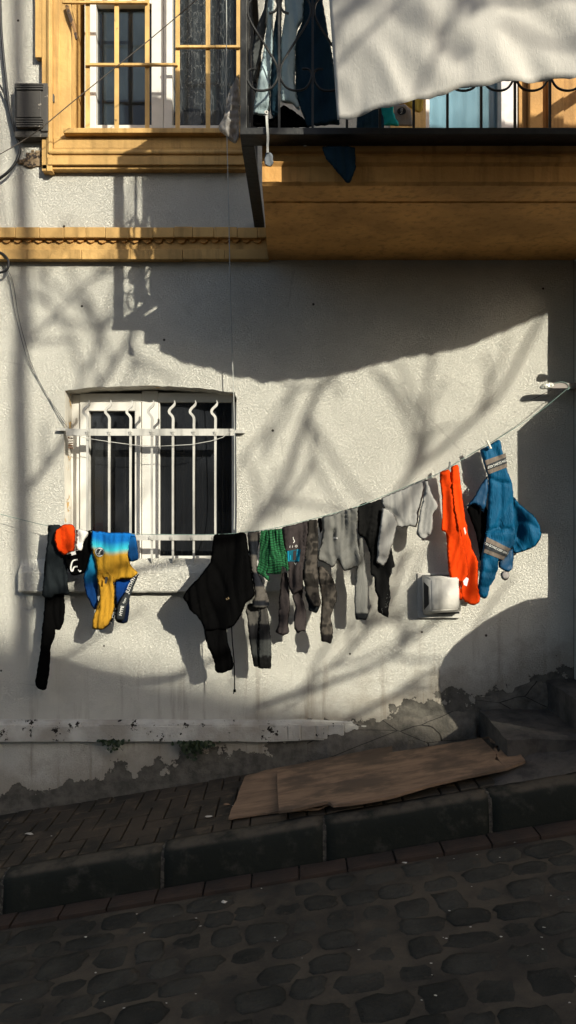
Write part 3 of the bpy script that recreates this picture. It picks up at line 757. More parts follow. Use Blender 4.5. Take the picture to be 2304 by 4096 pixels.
    if back:
        idx = {}
        for i in range(nV):
            if i in bnd: idx[i] = i
            else:
                idx[i] = len(co); p = W(V2[i][0], V2[i][1], e); co.append((p.x, p.y+(T*.7*min(1, h[i]/T) if Rr else -h[i]+.0035)-sag*(V2[i][1]-ytop)/634.8, p.z))
        faces += [tuple(idx[i] for i in reversed(t)) for t in tris]
    me = bpy.data.meshes.new(name); me.from_pydata(co, [], faces); me.update()
    bmx = bmesh.new(); bmx.from_mesh(me); bmesh.ops.recalc_face_normals(bmx, faces=bmx.faces); bmx.to_mesh(me); bmx.free()
    for p in me.polygons: p.use_smooth = True
    if col is not None:
        at = me.color_attributes.new('Col', 'FLOAT_COLOR', 'POINT'); buf = np.ones((len(me.vertices), 4))
        ox, oy, s_ = CROPS[c]
        buf[:nV, :3] = [col((V2[i][0]-ox)/s_, (V2[i][1]-oy)/s_) for i in range(nV)]
        if len(me.vertices) > nV:
            inv = [i for i in range(nV) if i not in bnd]; buf[nV:nV+len(inv)] = buf[inv]
        at.data.foreach_set('color', buf.ravel())
    o = mesh_obj(name, me, mat, parent)
    surf = lambda px, py: W(px, py, e)+Vector((0, -float(hgt(np.array([[px, py]]))[0])-sag*(py-ytop)/634.8, 0))
    return o, surf
def text_on(name, txt, c, x, y, ang, size, surf, mat, parent, off=.003, bold=.015, sx=1., shear=0.):
    cu = bpy.data.curves.new('t', 'FONT'); cu.body = txt; cu.size = 1; cu.align_x = 'CENTER'; cu.align_y = 'CENTER'; cu.offset = bold; cu.shear = shear; cu.resolution_u = 3
    to = bpy.data.objects.new('t', cu); COL.objects.link(to); dg = bpy.context.evaluated_depsgraph_get()
    me = bpy.data.meshes.new_from_object(to.evaluated_get(dg)); bpy.data.objects.remove(to)
    (cx, cy), = cv(c, [(x, y)]); s = size*CROPS[c][2]; ca, sa = math.cos(R(ang)), math.sin(R(ang))
    for v in me.vertices:
        u, w = v.co.x*s*sx, v.co.y*s; px = cx+u*ca-w*sa; py = cy-(u*sa+w*ca)
        v.co = surf(px, py)+Vector((0, -off, 0))
    me.name = name
    return mesh_obj(name, me, mat, parent)
def stroke(name, c, pts, w, surf, mat, parent, off=.003):
    bm = NB(); Q = spline([Vector((x, y, 0)) for x, y in cv(c, pts)], 4); a = []
    for i, p in enumerate(Q):
        t = (Q[min(i+1, len(Q)-1)]-Q[max(i-1, 0)]).normalized(); nn = Vector((-t.y, t.x, 0))*w/2
        a.append([bm.verts.new(surf(q.x, q.y)+Vector((0, -off, 0))) for q in (p+nn, p-nn)])
    for p, q in zip(a, a[1:]): bm.faces.new((p[0], p[1], q[1], q[0]))
    return obj(name, bm, mat, parent)
BLK = fabric('black_jersey', (.0022, .0022, .0023), spec=.01); BLK2 = fabric('charcoal_jersey', (.010, .013, .015))
BRN = fabric('brown_black_fleece', (.034, .028, .028)); GREY = fabric('grey_fleece', (.12, .12, .112), wr=.004); GREYL = fabric('light_grey_fleece', (.26, .257, .245), wr=.005)
ORG = fabric('orange_jersey', (.62, .045, .003), wr=.004); BLUE = fabric('blue_nylon', (.001, .064, .142), .6, .008, 24, spec=.12); BLUED = fabric('navy_nylon', (.003, .045, .11), .55, .006, spec=.3)
WHT = fabric('white_cotton', (.72, .70, .66)); VC = fabric('printed_fabric'); LETTER = plain('pale_lettering', (.70, .70, .66), .8); TAPE = plain('black_tape', (.012, .016, .02), .7); TAUPE = fabric('taupe_band', (.15, .125, .105))
def garment(name, label, cat, px, py, e): return thing(name, label, cat, W(px, py, e), 'laundry hanging on the clothes line')
def lerp3(a, b, t): t = max(0, min(1, t)); return tuple(x+(y-x)*t for x, y in zip(a, b))

g = garment('black_trousers', 'long black trousers at the far left end of the clothes line', 'trousers', 240, 2105, .14)
cloth('trouser_leg', '4', [(195, 207), (300, 205), (315, 300), (330, 480), (340, 600), (325, 800), (332, 900), (325, 1010), (290, 1085), (248, 1070), (252, 1120), (215, 1220), (205, 1400), (184, 1540), (178, 1565), (150, 1578), (115, 1560), (90, 1530), (88, 1510), (130, 1260), (150, 1050), (172, 815), (160, 600), (175, 450), (190, 350)], .12, BLK, g, .02, (40, .008), seed=1)
cloth('trouser_leg', '4', [(198, 206), (296, 203), (330, 470), (350, 560), (360, 700), (374, 780), (240, 790), (238, 815), (170, 812), (143, 800), (145, 740), (165, 600), (175, 450), (188, 330)], .155, BLK2, g, .014, (30, .006), seed=2, gather=.003)
g = garment('orange_hat', 'small bright orange knit hat with white tag at the left end of the line', 'hat', 270, 2105, .2)
o, s_ = cloth('hat_body', '4', [(252, 250), (285, 225), (320, 203), (375, 196), (415, 210), (420, 260), (425, 320), (412, 425), (370, 432), (345, 445), (335, 466), (295, 440), (265, 400), (248, 330)], .2, ORG, g, .032, (34, .004), seed=3, grooves=[([(290, 240), (300, 330), (325, 400)], 9, .006), ([(330, 425), (370, 405), (410, 400)], 6, .004)])
bm = NB(); prism(bm, [W(*p, .245) for p in cv('4', [(380, 430), (416, 424), (422, 450), (386, 460)])], (0, .002, 0)); obj('label_tag', bm, WHT, g)
g = garment('white_shorts', 'small white gathered shorts between the orange hat and a black shirt', 'shorts', 325, 2120, .2)
cloth('shorts_body', '4', [(418, 245), (465, 242), (525, 255), (520, 300), (485, 350), (474, 420), (455, 428), (445, 410), (440, 428), (420, 400), (425, 300)], .19, WHT, g, .014, (14, .005), seed=4, gather=.003)
g = garment('black_shirt', 'black shirt with a white looped emblem behind the orange hat', 't-shirt', 330, 2190, .17)
o, s_ = cloth('shirt_body', '4', [(330, 455), (400, 440), (475, 380), (495, 300), (525, 250), (562, 248), (562, 400), (550, 545), (500, 600), (440, 622), (395, 628), (350, 560)], .17, BLK, g, .022, (40, .006), seed=5)
stroke('emblem', '4', [(440, 492), (402, 502), (388, 540), (386, 575), (398, 586), (408, 556), (438, 550)], 5.5, s_, LETTER, g)
stroke('emblem', '4', [(445, 575), (460, 590), (468, 582)], 4, s_, LETTER, g)
# gradient hoodie
cB, cT, cY = (.004, .10, .34), (.03, .36, .42), (.36, .195, .018)
def grad(x, y):
    b = 400+.09*(x-560)+14*math.sin(x*.02)
    return lerp3(cB, cT, (y-b+80)/70) if y < b-10 else lerp3(cT, cY, (y-b+10)/42)
g = garment('gradient_hoodie', 'hoodie fading from blue to mustard yellow with round black badge', 'hoodie', 455, 2130, .22)
cloth('dark_sleeve', '4', [(505, 590), (560, 400), (600, 560), (605, 700), (602, 800), (617, 880), (575, 913), (540, 850), (510, 780), (490, 690), (486, 630)], .19, VC, g, .022, (40, .005), col=lambda x, y: lerp3((.010, .20, .36), (.003, .025, .10), (y-440)/260), seed=6)
cloth('hem_back', '4', [(800, 272), (880, 272), (915, 285), (930, 350), (942, 497), (900, 508), (868, 512), (850, 470), (840, 400)], .18, VC, g, .012, (30, .004), col=lambda x, y: lerp3((.006, .10, .32), (.003, .03, .10), (y-280)/120), seed=7)
cloth('hood', '4', [(745, 650), (870, 640), (945, 610), (900, 690), (866, 800), (864, 930), (850, 1016), (800, 1022), (760, 1012), (745, 980), (755, 870), (748, 760)], .185, VC, g, .015, (50, .004), col=lambda x, y: lerp3((.004, .04, .20), (.003, .007, .022), (y-700)/160), seed=8)
o, s_ = cloth('body', '4', [(555, 248), (590, 262), (620, 258), (690, 270), (790, 268), (882, 272), (885, 300), (865, 360), (850, 450), (862, 500), (890, 560), (948, 603), (905, 640), (850, 660), (790, 653), (765, 665), (735, 690), (700, 660), (650, 640), (595, 600), (580, 500), (560, 430), (548, 400), (552, 300)], .225, VC, g, .026, (46, .0055), 6, col=grad, seed=9, gather=.004,
     grooves=[([(640, 300), (640, 420), (640, 560)], 7, .007), ([(590, 590), (650, 580)], 5, .004), ([(835, 540), (825, 610), (830, 650)], 5, .004), ([(700, 420), (760, 500)], 14, .004), ([(580, 260), (575, 420), (595, 590)], 7, .005)])
cloth('yellow_sleeve', '4', [(600, 585), (640, 572), (670, 575), (720, 605), (748, 655), (732, 690), (745, 720), (742, 800), (740, 900), (718, 980), (690, 1030), (650, 1073), (600, 1075), (555, 1070), (560, 1000), (590, 880), (617, 800), (604, 700), (595, 640)], .25, fabric('mustard_fleece', (.35, .185, .018)), g, .024, (38, .005), seed=10,
     grooves=[([(655, 590), (640, 660), (615, 780), (600, 900)], 8, .012), ([(700, 610), (680, 760), (650, 960)], 4, .004), ([(668, 636), (662, 692)], 5, .02), ([(600, 900), (585, 1060)], 7, .010)])
bm = NB(); prism(bm, [W(*p, .292) for p in cv('4', [(666, 637), (684, 640), (674, 694), (658, 690)])], (0, .004, 0)); obj('buttonhole', bm, TAPE, g)
o, s2 = cloth('lettered_tape', '4', [(948, 605), (915, 632), (880, 672), (855, 740), (800, 800), (765, 870), (748, 980), (765, 1005), (820, 1000), (835, 900), (868, 810), (900, 720), (925, 660)], .21, TAPE, g, .008, (60, .001), seed=11)
text_on('lettering', 'JUSTHYPE', '4', 882, 690, 66, 40, s2, LETTER, g, .006, .012, .98)
text_on('lettering', 'hype', '4', 826, 832, 66, 26, s2, LETTER, g, .006, .0, 1, .3)
text_on('lettering', 'HYPE', '4', 803, 915, 77, 36, s2, LETTER, g, .006, .012, 1)
o, s3 = cloth('inner_tape', '4', [(738, 700), (752, 700), (756, 860), (745, 960), (705, 1030), (650, 1072), (690, 1010), (722, 950), (738, 860)], .24, TAPE, g, .006, (60, .001), seed=12, wob=.4)
text_on('lettering', 'JUST', '4', 728, 945, 76, 26, s3, LETTER, g, .012, .0, 1)
bm = NB(); (cx, cy), = cv('4', [(620, 431)]); rr = 19.5; n = 28; vs = []
ctr = bm.verts.new(s_(cx, cy)+Vector((0, -.005, 0)))
rim = [bm.verts.new(s_(cx+rr*math.cos(2*math.pi*k/n), cy+rr*math.sin(2*math.pi*k/n))+Vector((0, -.005, 0))) for k in range(n)]
for k in range(n): bm.faces.new((rim[k], rim[(k+1) % n], ctr))
bd = obj('badge', bm, TAPE, g)
bm = NB()
for k in range(34):
    a = 2*math.pi*k/34; b = a+.13
    q = [(cx+r_*math.cos(t), cy+r_*math.sin(t)) for r_, t in ((13.5, a), (13.7, a+.10), (18, b+.10), (18, b))]
    bm.faces.new([bm.verts.new(s_(*p)+Vector((0, -.0075, 0))) for p in q])
obj('wreath', bm, LETTER, bd); text_on('lettering', 'hype', '4', 620, 432, 58, 26, s_, LETTER, bd, .008, .0, 1, .3)
# black hoodie
g = garment('black_hoodie', 'large black hoodie with hanging drawcord in front of the window', 'hoodie', 930, 2135, .26)
o, s_ = cloth('body', '5', [(400, 265), (440, 262), (500, 264), (580, 258), (600, 246), (640, 248), (655, 300), (668, 400), (685, 500), (700, 640), (716, 735), (690, 765), (650, 790), (620, 860), (600, 905), (550, 975), (520, 985), (470, 1000), (400, 1010), (322, 1010), (318, 980), (270, 890), (210, 845), (205, 815), (160, 750), (185, 700), (240, 640), (290, 590), (370, 480), (385, 380)], .26, BLK, g, .05, (60, .012), seed=13, gather=.004, grooves=[([(380, 480), (430, 560), (480, 700)], 8, .008)])
cloth('sleeve', '5', [(320, 960), (400, 930), (480, 950), (500, 1000), (497, 1030), (507, 1090), (530, 1170), (545, 1230), (552, 1280), (545, 1305), (480, 1332), (430, 1338), (402, 1312), (408, 1270), (385, 1200), (355, 1140), (328, 1060)], .25, BLK, g, .035, (50, .006), seed=14)
bm = NB(); tube(bm, spline([W(*p, .29) for p in cv('5', [(534, 970), (540, 1100), (548, 1180), (556, 1300), (557, 1470)])], 3), .0035, 6); c0 = W(*cv('5', [(557, 1476)])[0], .29)
box(bm, c0.x-.008, c0.x+.008, -.298, -.282, c0.z-.007, c0.z+.009, .004); tube(bm, [c0, c0+Vector((-.008, 0, -.016))], .003, 5); obj('drawcord', bm, BLK, g)
text_on('label_tag', 'BRAND'[:0]+'II', '5', 508, 757, 30, 20, s_, fabric('tag_brown', (.20, .15, .09)), g, .004, .03, 3.2)
# striped trousers
def strp(x, y):
    if y < 310: return (.062, .056, .05)
    if y < 430: return (.012, .014, .018)
    if y < 560: return (.085, .078, .07)
    if y < 668: return (.012, .013, .017)
    if y < 780: return (.075, .068, .06)
    if y < 820: return (.010, .011, .014)
    if y < 960: return (.060, .057, .052)
    if y < 1078: return (.010, .010, .011)
    if y < 1205: return (.036, .038, .037)
    return (.006, .006, .006)
g = garment('striped_trousers', 'grey and black colour block trousers between black hoodie and green shorts', 'trousers', 1010, 2130, .2)
cloth('trouser_leg', '5', [(655, 250), (700, 246), (752, 240), (755, 300), (735, 400), (728, 540), (760, 600), (790, 680), (800, 710), (828, 790), (812, 830), (780, 836), (700, 838), (690, 780), (720, 740), (700, 640), (690, 560), (670, 430), (660, 330)], .235, VC, g, .016, (22, .007), col=strp, seed=15, gather=.004, sp=7)
cloth('trouser_leg', '5', [(700, 800), (742, 815), (746, 900), (742, 1100), (752, 1300), (740, 1300), (738, 1284), (705, 1286), (690, 1200), (672, 1080), (660, 970), (657, 900), (640, 860), (660, 800)], .19, VC, g, .014, (26, .005), col=strp, seed=16, sp=7)
cloth('trouser_leg', '5', [(752, 815), (808, 815), (826, 950), (840, 1090), (842, 1200), (840, 1305), (745, 1302), (742, 1150), (745, 950)], .205, VC, g, .016, (30, .005), col=strp, seed=17, sp=7)
# green shorts
m = Mat('green_stripe_cotton', .9, .1)
u_ = m.attr('Col'); m.col(u_); m.bump(m.noise(18, 4), .004, .8); GRN = m.m
def grn(x, y):
    ph = (y-.10*x+10*math.sin(x*.035+1)+7*math.sin(y*.03))/17.5
    return (.004, .016, .008) if ph % 1 > .62 else (.018, .105, .04)
g = garment('green_shorts', 'green shorts with thin dark stripes hanging right of the black hoodie', 'shorts', 1085, 2120, .25)
cloth('shorts_leg', '5', [(757, 240), (800, 232), (840, 226), (850, 330), (830, 480), (800, 570), (826, 585), (829, 608), (820, 630), (790, 600), (760, 578), (735, 565), (728, 520), (745, 480), (752, 380), (752, 300)], .25, GRN, g, .024, (24, .007), 8, col=grn, seed=18, gather=.004, sp=3.4)
cloth('shorts_leg', '5', [(815, 230), (850, 225), (925, 220), (930, 290), (938, 340), (955, 400), (975, 520), (973, 545), (960, 550), (945, 520), (925, 510), (918, 555), (915, 570), (850, 572), (805, 566), (810, 480), (830, 350)], .262, GRN, g, .026, (24, .007), -8, col=grn, seed=19, gather=.004, sp=3.4)
# dark sweatshirt with teal print
g = garment('dark_sweatshirt', 'dark brown sweatshirt with a teal rectangular print, right of the green shorts', 'sweatshirt', 1180, 2100, .23)
cloth('sleeve', '5', [(925, 560), (968, 560), (975, 680), (985, 800), (978, 900), (970, 960), (980, 1030), (930, 1048), (868, 1022), (895, 965), (900, 750), (912, 650)], .19, BRN, g, .02, (28, .007), seed=20)
cloth('sleeve', '5', [(1000, 735), (1060, 695), (1090, 690), (1078, 740), (1100, 820), (1113, 870), (1112, 930), (1104, 1000), (1108, 1025), (1075, 1012), (1040, 1035), (1028, 1010), (1016, 990), (1015, 880), (1030, 820), (1003, 750)], .20, BRN, g, .022, (34, .007), seed=21, grooves=[([(1040, 730), (1085, 860), (1090, 1000)], 7, .008)])
o, s_ = cloth('body', '5', [(920, 212), (960, 200), (1010, 190), (1060, 178), (1132, 158), (1128, 260), (1105, 380), (1092, 480), (1085, 600), (1090, 690), (1050, 712), (1000, 735), (972, 660), (972, 540), (950, 420), (930, 290)], .225, BRN, g, .022, (30, .010), 3, seed=22, gather=.005)
m_ = fabric('teal_print', (.01, .22, .34)); bm = NB()
def patch(name, c, poly, surf, mat, parent, off=.003, n=8):
    bm = NB(); (x0, y0), (x1, y1), (x2, y2), (x3, y3) = cv(c, poly); gg = []
    for i in range(n+1):
        r_ = []
        for j in range(n+1):
            u, v = i/n, j/n; x = (x0*(1-u)+x1*u)*(1-v)+(x3*(1-u)+x2*u)*v; y = (y0*(1-u)+y1*u)*(1-v)+(y3*(1-u)+y2*u)*v
            r_.append(bm.verts.new(surf(x, y)+Vector((0, -off, 0))))
        gg.append(r_)
    for i in range(n):
        for j in range(n): bm.faces.new((gg[i][j], gg[i+1][j], gg[i+1][j+1], gg[i][j+1]))
    return obj(name, bm, mat, parent, True)
pt = patch('print', '5', [(962, 392), (1068, 378), (1055, 476), (968, 474)], s_, fabric('dark_teal_print', (.006, .075, .11)), g, .003, 14)
patch('teal_block', '5', [(1040, 382), (1066, 380), (1056, 470), (1034, 472)], s_, m_, pt, .005, 5); patch('teal_block', '5', [(964, 394), (976, 392), (980, 472), (968, 472)], s_, m_, pt, .005, 5)
patch('teal_block', '5', [(985, 425), (992, 425), (992, 462), (985, 462)], s_, m_, pt, .006, 4); patch('dark_block', '5', [(1012, 392), (1036, 388), (1030, 466), (1008, 466)], s_, BRN, pt, .0055, 6)
for (tx, x, y) in (('I', 985, 360), ('I', 1004, 360), ('O', 1033, 357), ('A', 1028, 492)): text_on('lettering', tx, '5', x, y, 185 if tx == 'A' else -5, 26, s_, LETTER, pt, .005, .0)
stroke('print_line', '5', [(1009, 285), (1012, 300), (1020, 318), (1010, 330)], 2, s_, LETTER, g)
# camouflage hoodie
def camo(x, y):
    v = mnoise.noise(Vector((x*.016, y*.022, 1.5))); w = mnoise.noise(Vector((x*.03, y*.035, 7.5)))
    if '_c' and y > 1042 and x > 1190: return (.007, .006, .006)
    return (.018, .016, .014) if v > .12 else ((.034, .030, .026) if w > .2 else (.060, .052, .044))
g = garment('camouflage_hoodie', 'grey brown camouflage hoodie with black cuff, left of the grey trousers', 'hoodie', 1255, 2085, .21)
cloth('sleeve', '5', [(1200, 510), (1240, 508), (1280, 556), (1320, 610), (1345, 700), (1346, 780), (1312, 860), (1300, 900), (1318, 1000), (1315, 1070), (1302, 1112), (1262, 1098), (1225, 1088), (1222, 1050), (1215, 1000), (1225, 850), (1230, 750), (1210, 640)], .19, VC, g, .030, (40, .007), col=camo, seed=23, sp=6, grooves=[([(1300, 640), (1255, 700), (1240, 760)], 7, .008), ([(1222, 1044), (1316, 1046)], 4, .004)])
o, s_ = cloth('body', '5', [(1125, 156), (1160, 154), (1198, 150), (1205, 300), (1198, 480), (1207, 600), (1206, 700), (1226, 790), (1214, 826), (1170, 820), (1140, 780), (1098, 700), (1100, 660), (1085, 600), (1095, 480), (1112, 300)], .235, VC, g, .024, (34, .008), 6, col=camo, seed=24, gather=.004, sp=6)
cloth('hood', '5', [(1120, 690), (1200, 720), (1225, 790), (1215, 822), (1190, 876), (1125, 852), (1125, 800), (1100, 740)], .20, BLK2, g, .014, (40, .004), seed=25)
# grey trousers
g = garment('grey_trousers', 'mid grey fleece trousers gathered over the line, one narrow leg hanging', 'trousers', 1350, 2060, .19)
cloth('trouser_leg', '6', [(480, 925), (525, 915), (545, 1100), (560, 1290), (585, 1400), (580, 1600), (588, 1730), (565, 1790), (510, 1786), (450, 1790), (445, 1710), (440, 1600), (450, 1350), (470, 1150)], .155, VC, g, .016, (40, .004), col=lambda x, y: (.010, .011, .012) if y > 1712 else (.14, .14, .13), seed=26)
o, s_ = cloth('body', '6', [(90, 712), (135, 692), (190, 682), (250, 668), (300, 645), (370, 622), (430, 608), (482, 598), (478, 700), (465, 850), (470, 950), (500, 1120), (512, 1205), (460, 1228), (400, 1262), (330, 1274), (300, 1225), (262, 1150), (250, 1195), (238, 1225), (210, 1240), (150, 1200), (50, 1160), (55, 1110), (95, 960), (105, 850)], .20, GREY, g, .024, (34, .011), 4, seed=27, gather=.006, grooves=[([(215, 860), (235, 1000), (250, 1170)], 8, .016), ([(470, 960), (440, 1080), (465, 1190)], 6, .008), ([(100, 1165), (230, 1215)], 4, .004)])
patch('label_tag', '6', [(222, 915), (262, 920), (262, 936), (222, 932)], s_, WHT, g, .004, 4)
cloth('waistband', '6', [(50, 718), (98, 710), (104, 850), (80, 880), (62, 800)], .185, BLK, g, .01, (20, .003), seed=28)
# black lace top
g = garment('black_lace_top', 'black top with lace edging partly behind the light grey sweatshirt', 'top', 1480, 2010, .14)
m = fabric('black_lace', (.006, .006, .006))
cloth('body', '6', [(475, 600), (510, 565), (550, 560), (556, 545), (600, 560), (720, 515), (760, 560), (800, 800), (830, 1040), (872, 1230), (835, 1240), (845, 1290), (802, 1350), (815, 1500), (825, 1560), (800, 1640), (800, 1772), (740, 1735), (680, 1700), (690, 1550), (655, 1480), (650, 1330), (608, 1320), (605, 1100), (585, 1040), (540, 920), (490, 910), (475, 850)], .135, m, g, .018, (26, .008), 5, seed=29, gather=.004)
bm = NB()
r_ = random.Random(4)
for k in range(60):
    t = r_.random(); (x, y), = cv('6', [(755+60*t+r_.uniform(-30, 15), 1700-170*t+r_.uniform(-20, 20))]) if k < 42 else cv('6', [(838+r_.uniform(-12, 4), 1285+r_.uniform(-25, 22))])
    c0 = W(x, y, .158); s0 = r_.uniform(.0015, .003); a = r_.uniform(0, 3)
    bm.faces.new([bm.verts.new(c0+Vector((math.cos(a+q)*s0, 0, math.sin(a+q)*s0*.6))) for q in (0, 1.57, 3.14, 4.71)])
obj('lace_trim', bm, plain('lace_grey', (.16, .16, .15)), g)
# light grey sweatshirt
g = garment('grey_sweatshirt', 'light grey inside out sweatshirt spread along the line, left of the orange trousers', 'sweatshirt', 1620, 1950, .14)
cloth('sleeve', '6', [(735, 600), (800, 630), (870, 690), (900, 780), (875, 850), (852, 960), (795, 1150), (770, 1190), (747, 1232), (700, 1200), (665, 1190), (680, 1110), (680, 1000), (700, 850)], .165, GREYL, g, .026, (60, .004), seed=30, grooves=[([(675, 1115), (785, 1150)], 5, .006)])
cloth('body', '6', [(720, 500), (760, 486), (800, 470), (900, 430), (1000, 388), (1090, 346), (1178, 304), (1195, 320), (1185, 400), (1125, 640), (1095, 815), (1080, 818), (1050, 800), (1000, 806), (985, 812), (940, 825), (905, 800), (880, 815), (855, 932), (825, 920), (770, 885), (755, 760), (742, 620)], .14, GREYL, g, .022, (70, .0055), -10, seed=31, gather=.003,
      grooves=[([(745, 605), (830, 640), (900, 710), (945, 790)], 4.5, .007), ([(1130, 650), (1040, 672), (1005, 740), (990, 805)], 4.5, .007), ([(760, 660), (770, 780), (820, 880)], 12, .010)])
cloth('sleeve', '6', [(1180, 303), (1216, 305), (1226, 380), (1245, 430), (1268, 500), (1300, 540), (1324, 575), (1316, 612), (1268, 680), (1266, 800), (1252, 880), (1215, 915), (1175, 945), (1135, 935), (1092, 885), (1105, 800), (1130, 640), (1165, 500), (1185, 390)], .165, GREYL, g, .034, (60, .004), seed=32, grooves=[([(1200, 320), (1185, 600), (1150, 840)], 5, .010), ([(1095, 880), (1150, 885), (1228, 905)], 4.5, .008)])
# orange trousers
g = garment('orange_trousers', 'bright orange trousers pegged by the cuffs between grey sweatshirt and blue jacket', 'trousers', 1795, 1880, .11)
cloth('trouser_leg', '7', [(325, 905), (345, 890), (370, 885), (410, 878), (425, 1000), (440, 1150), (470, 1300), (510, 1450), (545, 1600), (562, 1750), (530, 1800), (490, 1850), (512, 1900), (510, 1960), (470, 1952), (430, 1942), (440, 1900), (430, 1870), (400, 1720), (387, 1600), (382, 1400), (360, 1392), (335, 1385), (348, 1250), (345, 1100), (332, 1000)], .128, ORG, g, .034, (66, .0075), 8, seed=33, grooves=[([(375, 1035), (420, 1022)], 4, .004), ([(350, 960), (375, 1200), (385, 1400)], 9, .012)])
cloth('trouser_leg', '7', [(415, 860), (445, 848), (475, 838), (490, 900), (498, 990), (518, 1150), (540, 1320), (553, 1330), (560, 1420), (600, 1520), (640, 1630), (642, 1830), (660, 1965), (640, 1985), (610, 2002), (560, 1985), (520, 1960), (500, 1880), (520, 1760), (520, 1600), (480, 1420), (440, 1200), (420, 1000)], .140, ORG, g, .028, (58, .008), 9, seed=34, grooves=[([(430, 995), (495, 1000)], 4, .005), ([(600, 1540), (560, 1680), (540, 1900)], 14, .018), ([(455, 1010), (480, 1200), (530, 1400)], 8, .008)])
bm = NB(); prism(bm, [W(*p, .185) for p in cv('7', [(520, 1800), (545, 1768), (565, 1780), (550, 1840), (528, 1832)])], (0, .003, -.002)); prism(bm, [W(*p, .17) for p in cv('7', [(524, 1362), (534, 1356), (546, 1400), (536, 1420)])], (0, .002, 0)); obj('label_tag', bm, WHT, g)
# blue jacket
g = garment('blue_jacket', 'blue quilted jacket with lettered sleeve bands hanging at the right end of the line', 'jacket', 1960, 1770, .1)
cloth('lining', '7', [(545, 1195), (600, 1150), (700, 1150), (730, 1250), (720, 1450), (690, 1580), (655, 1640), (640, 1500), (620, 1400), (570, 1270)], .08, BLK, g, .02, (50, .004), seed=35)
cloth('flap', '7', [(718, 930), (660, 1005), (612, 1100), (542, 1195), (600, 1165), (640, 1180), (690, 1242), (705, 1150), (725, 1050)], .115, BLUED, g, .022, (50, .005), seed=36, grooves=[([(560, 1180), (690, 1215)], 5, .006), ([(670, 1050), (650, 1160)], 5, .004)])
cloth('hood', '7', [(925, 1100), (975, 1160), (1020, 1200), (1100, 1265), (1145, 1340), (1162, 1400), (1150, 1450), (1120, 1500), (1060, 1540), (1000, 1560), (940, 1577), (925, 1500), (915, 1400), (915, 1250)], .10, BLUE, g, .042, (80, .008), -40, seed=37, grooves=[([(940, 1200), (985, 1330), (960, 1500)], 14, .03), ([(1000, 1290), (1150, 1380)], 6, .008), ([(985, 1560), (1110, 1480)], 6, .006)])
cloth('hem', '7', [(850, 1600), (925, 1500), (935, 1600), (930, 1690), (890, 1732), (860, 1712), (812, 1690), (805, 1640)], .105, BLUED, g, .022, (40, .005), seed=38, grooves=[([(930, 1650), (870, 1715)], 4, .004)])
o, s_ = cloth('sleeve', '7', [(655, 720), (700, 696), (760, 662), (818, 628), (832, 665), (845, 740), (862, 780), (880, 828), (874, 870), (890, 910), (922, 980), (930, 1050), (937, 1120), (940, 1250), (950, 1400), (946, 1500), (900, 1545), (870, 1590), (850, 1628), (810, 1632), (808, 1700), (782, 1780), (742, 1840), (722, 1920), (700, 1952), (660, 1935), (633, 1908), (642, 1850), (660, 1700), (668, 1600), (688, 1500), (708, 1400), (722, 1200), (728, 950), (700, 880), (682, 800)], .125, BLUE, g, .040, (88, .0060), 25, seed=39, gather=.004, Rr=24,
     grooves=[([(722, 945), (800, 985), (920, 1000)], 4, .010), ([(828, 990), (828, 1200), (815, 1370)], 4, .008), ([(710, 1400), (780, 1375), (900, 1370)], 5, .012), ([(660, 1720), (740, 1735), (800, 1740)], 6, .008), ([(640, 1840), (740, 1855)], 5, .007), ([(760, 700), (800, 780)], 8, .008), ([(735, 1440), (850, 1480), (930, 1470)], 10, .006), ([(700, 1600), (760, 1700)], 9, .006)])
def band(poly, m_, off, nm, n=14): return patch(nm, '7', poly, s_, m_, g, off, n)
band([(690, 808), (858, 750), (876, 862), (722, 922)], TAUPE, .003, 'sleeve_band'); t1 = band([(696, 850), (866, 780), (874, 830), (706, 890)], TAPE, .006, 'lettered_tape')
band([(712, 1435), (905, 1535), (846, 1628), (682, 1562)], TAUPE, .003, 'sleeve_band'); t2 = band([(694, 1472), (888, 1560), (868, 1600), (690, 1528)], TAPE, .006, 'lettered_tape')
text_on('lettering', 'PON GOING KEEP', '7', 788, 837, 202, 27, s_, LETTER, t1, .010, .004, .78)
text_on('lettering', 'ON GOING KEEP ON G', '7', 784, 1532, -25, 27, s_, LETTER, t2, .010, .004, .74)
o, _ = cloth('scrunched_lining', '7', [(822, 1740), (850, 1712), (890, 1722), (903, 1750), (895, 1780), (862, 1797), (835, 1785)], .13, fabric('grey_mottle', (.26, .24, .23), wr=.01, ws=60), g, .02, (14, .004), seed=40)

def peg(label, c, x, y, ang, e, m_, up=62):
    t = thing('clothes_peg', label, 'clothes peg', W(*cv(c, [(x, y)])[0], e), 'clothes pegs on the line'); ca, sa = math.sin(R(ang)), math.cos(R(ang))
    p = W(*cv(c, [(x, y)])[0], e)
    for s in (-1, 1):
        bm = NB(); box(bm, -.0045, .0045, -.005, .005, -.022, .034, .0015)
        for v in bm.verts: v.co.y += s*(.0055+.12*max(0, v.co.z-.0)*.6); v.co = Matrix.Rotation(R(ang), 4, 'Y') @ v.co; v.co += p
        obj('prong', bm, m_, t)
    bm = NB(); tube(bm, [p+Vector((-.006, 0, .002)), p+Vector((.006, 0, .002))], .004, 6); obj('spring', bm, IRON_D, t)
peg('grey clothes peg gripping the orange trousers', '7', 408, 862, 4, .135, plain('grey_peg', (.20, .21, .20), .5))
peg('cream white clothes peg gripping the blue jacket', '7', 728, 668, 155, .165, plain('cream_peg', (.72, .68, .58), .5))
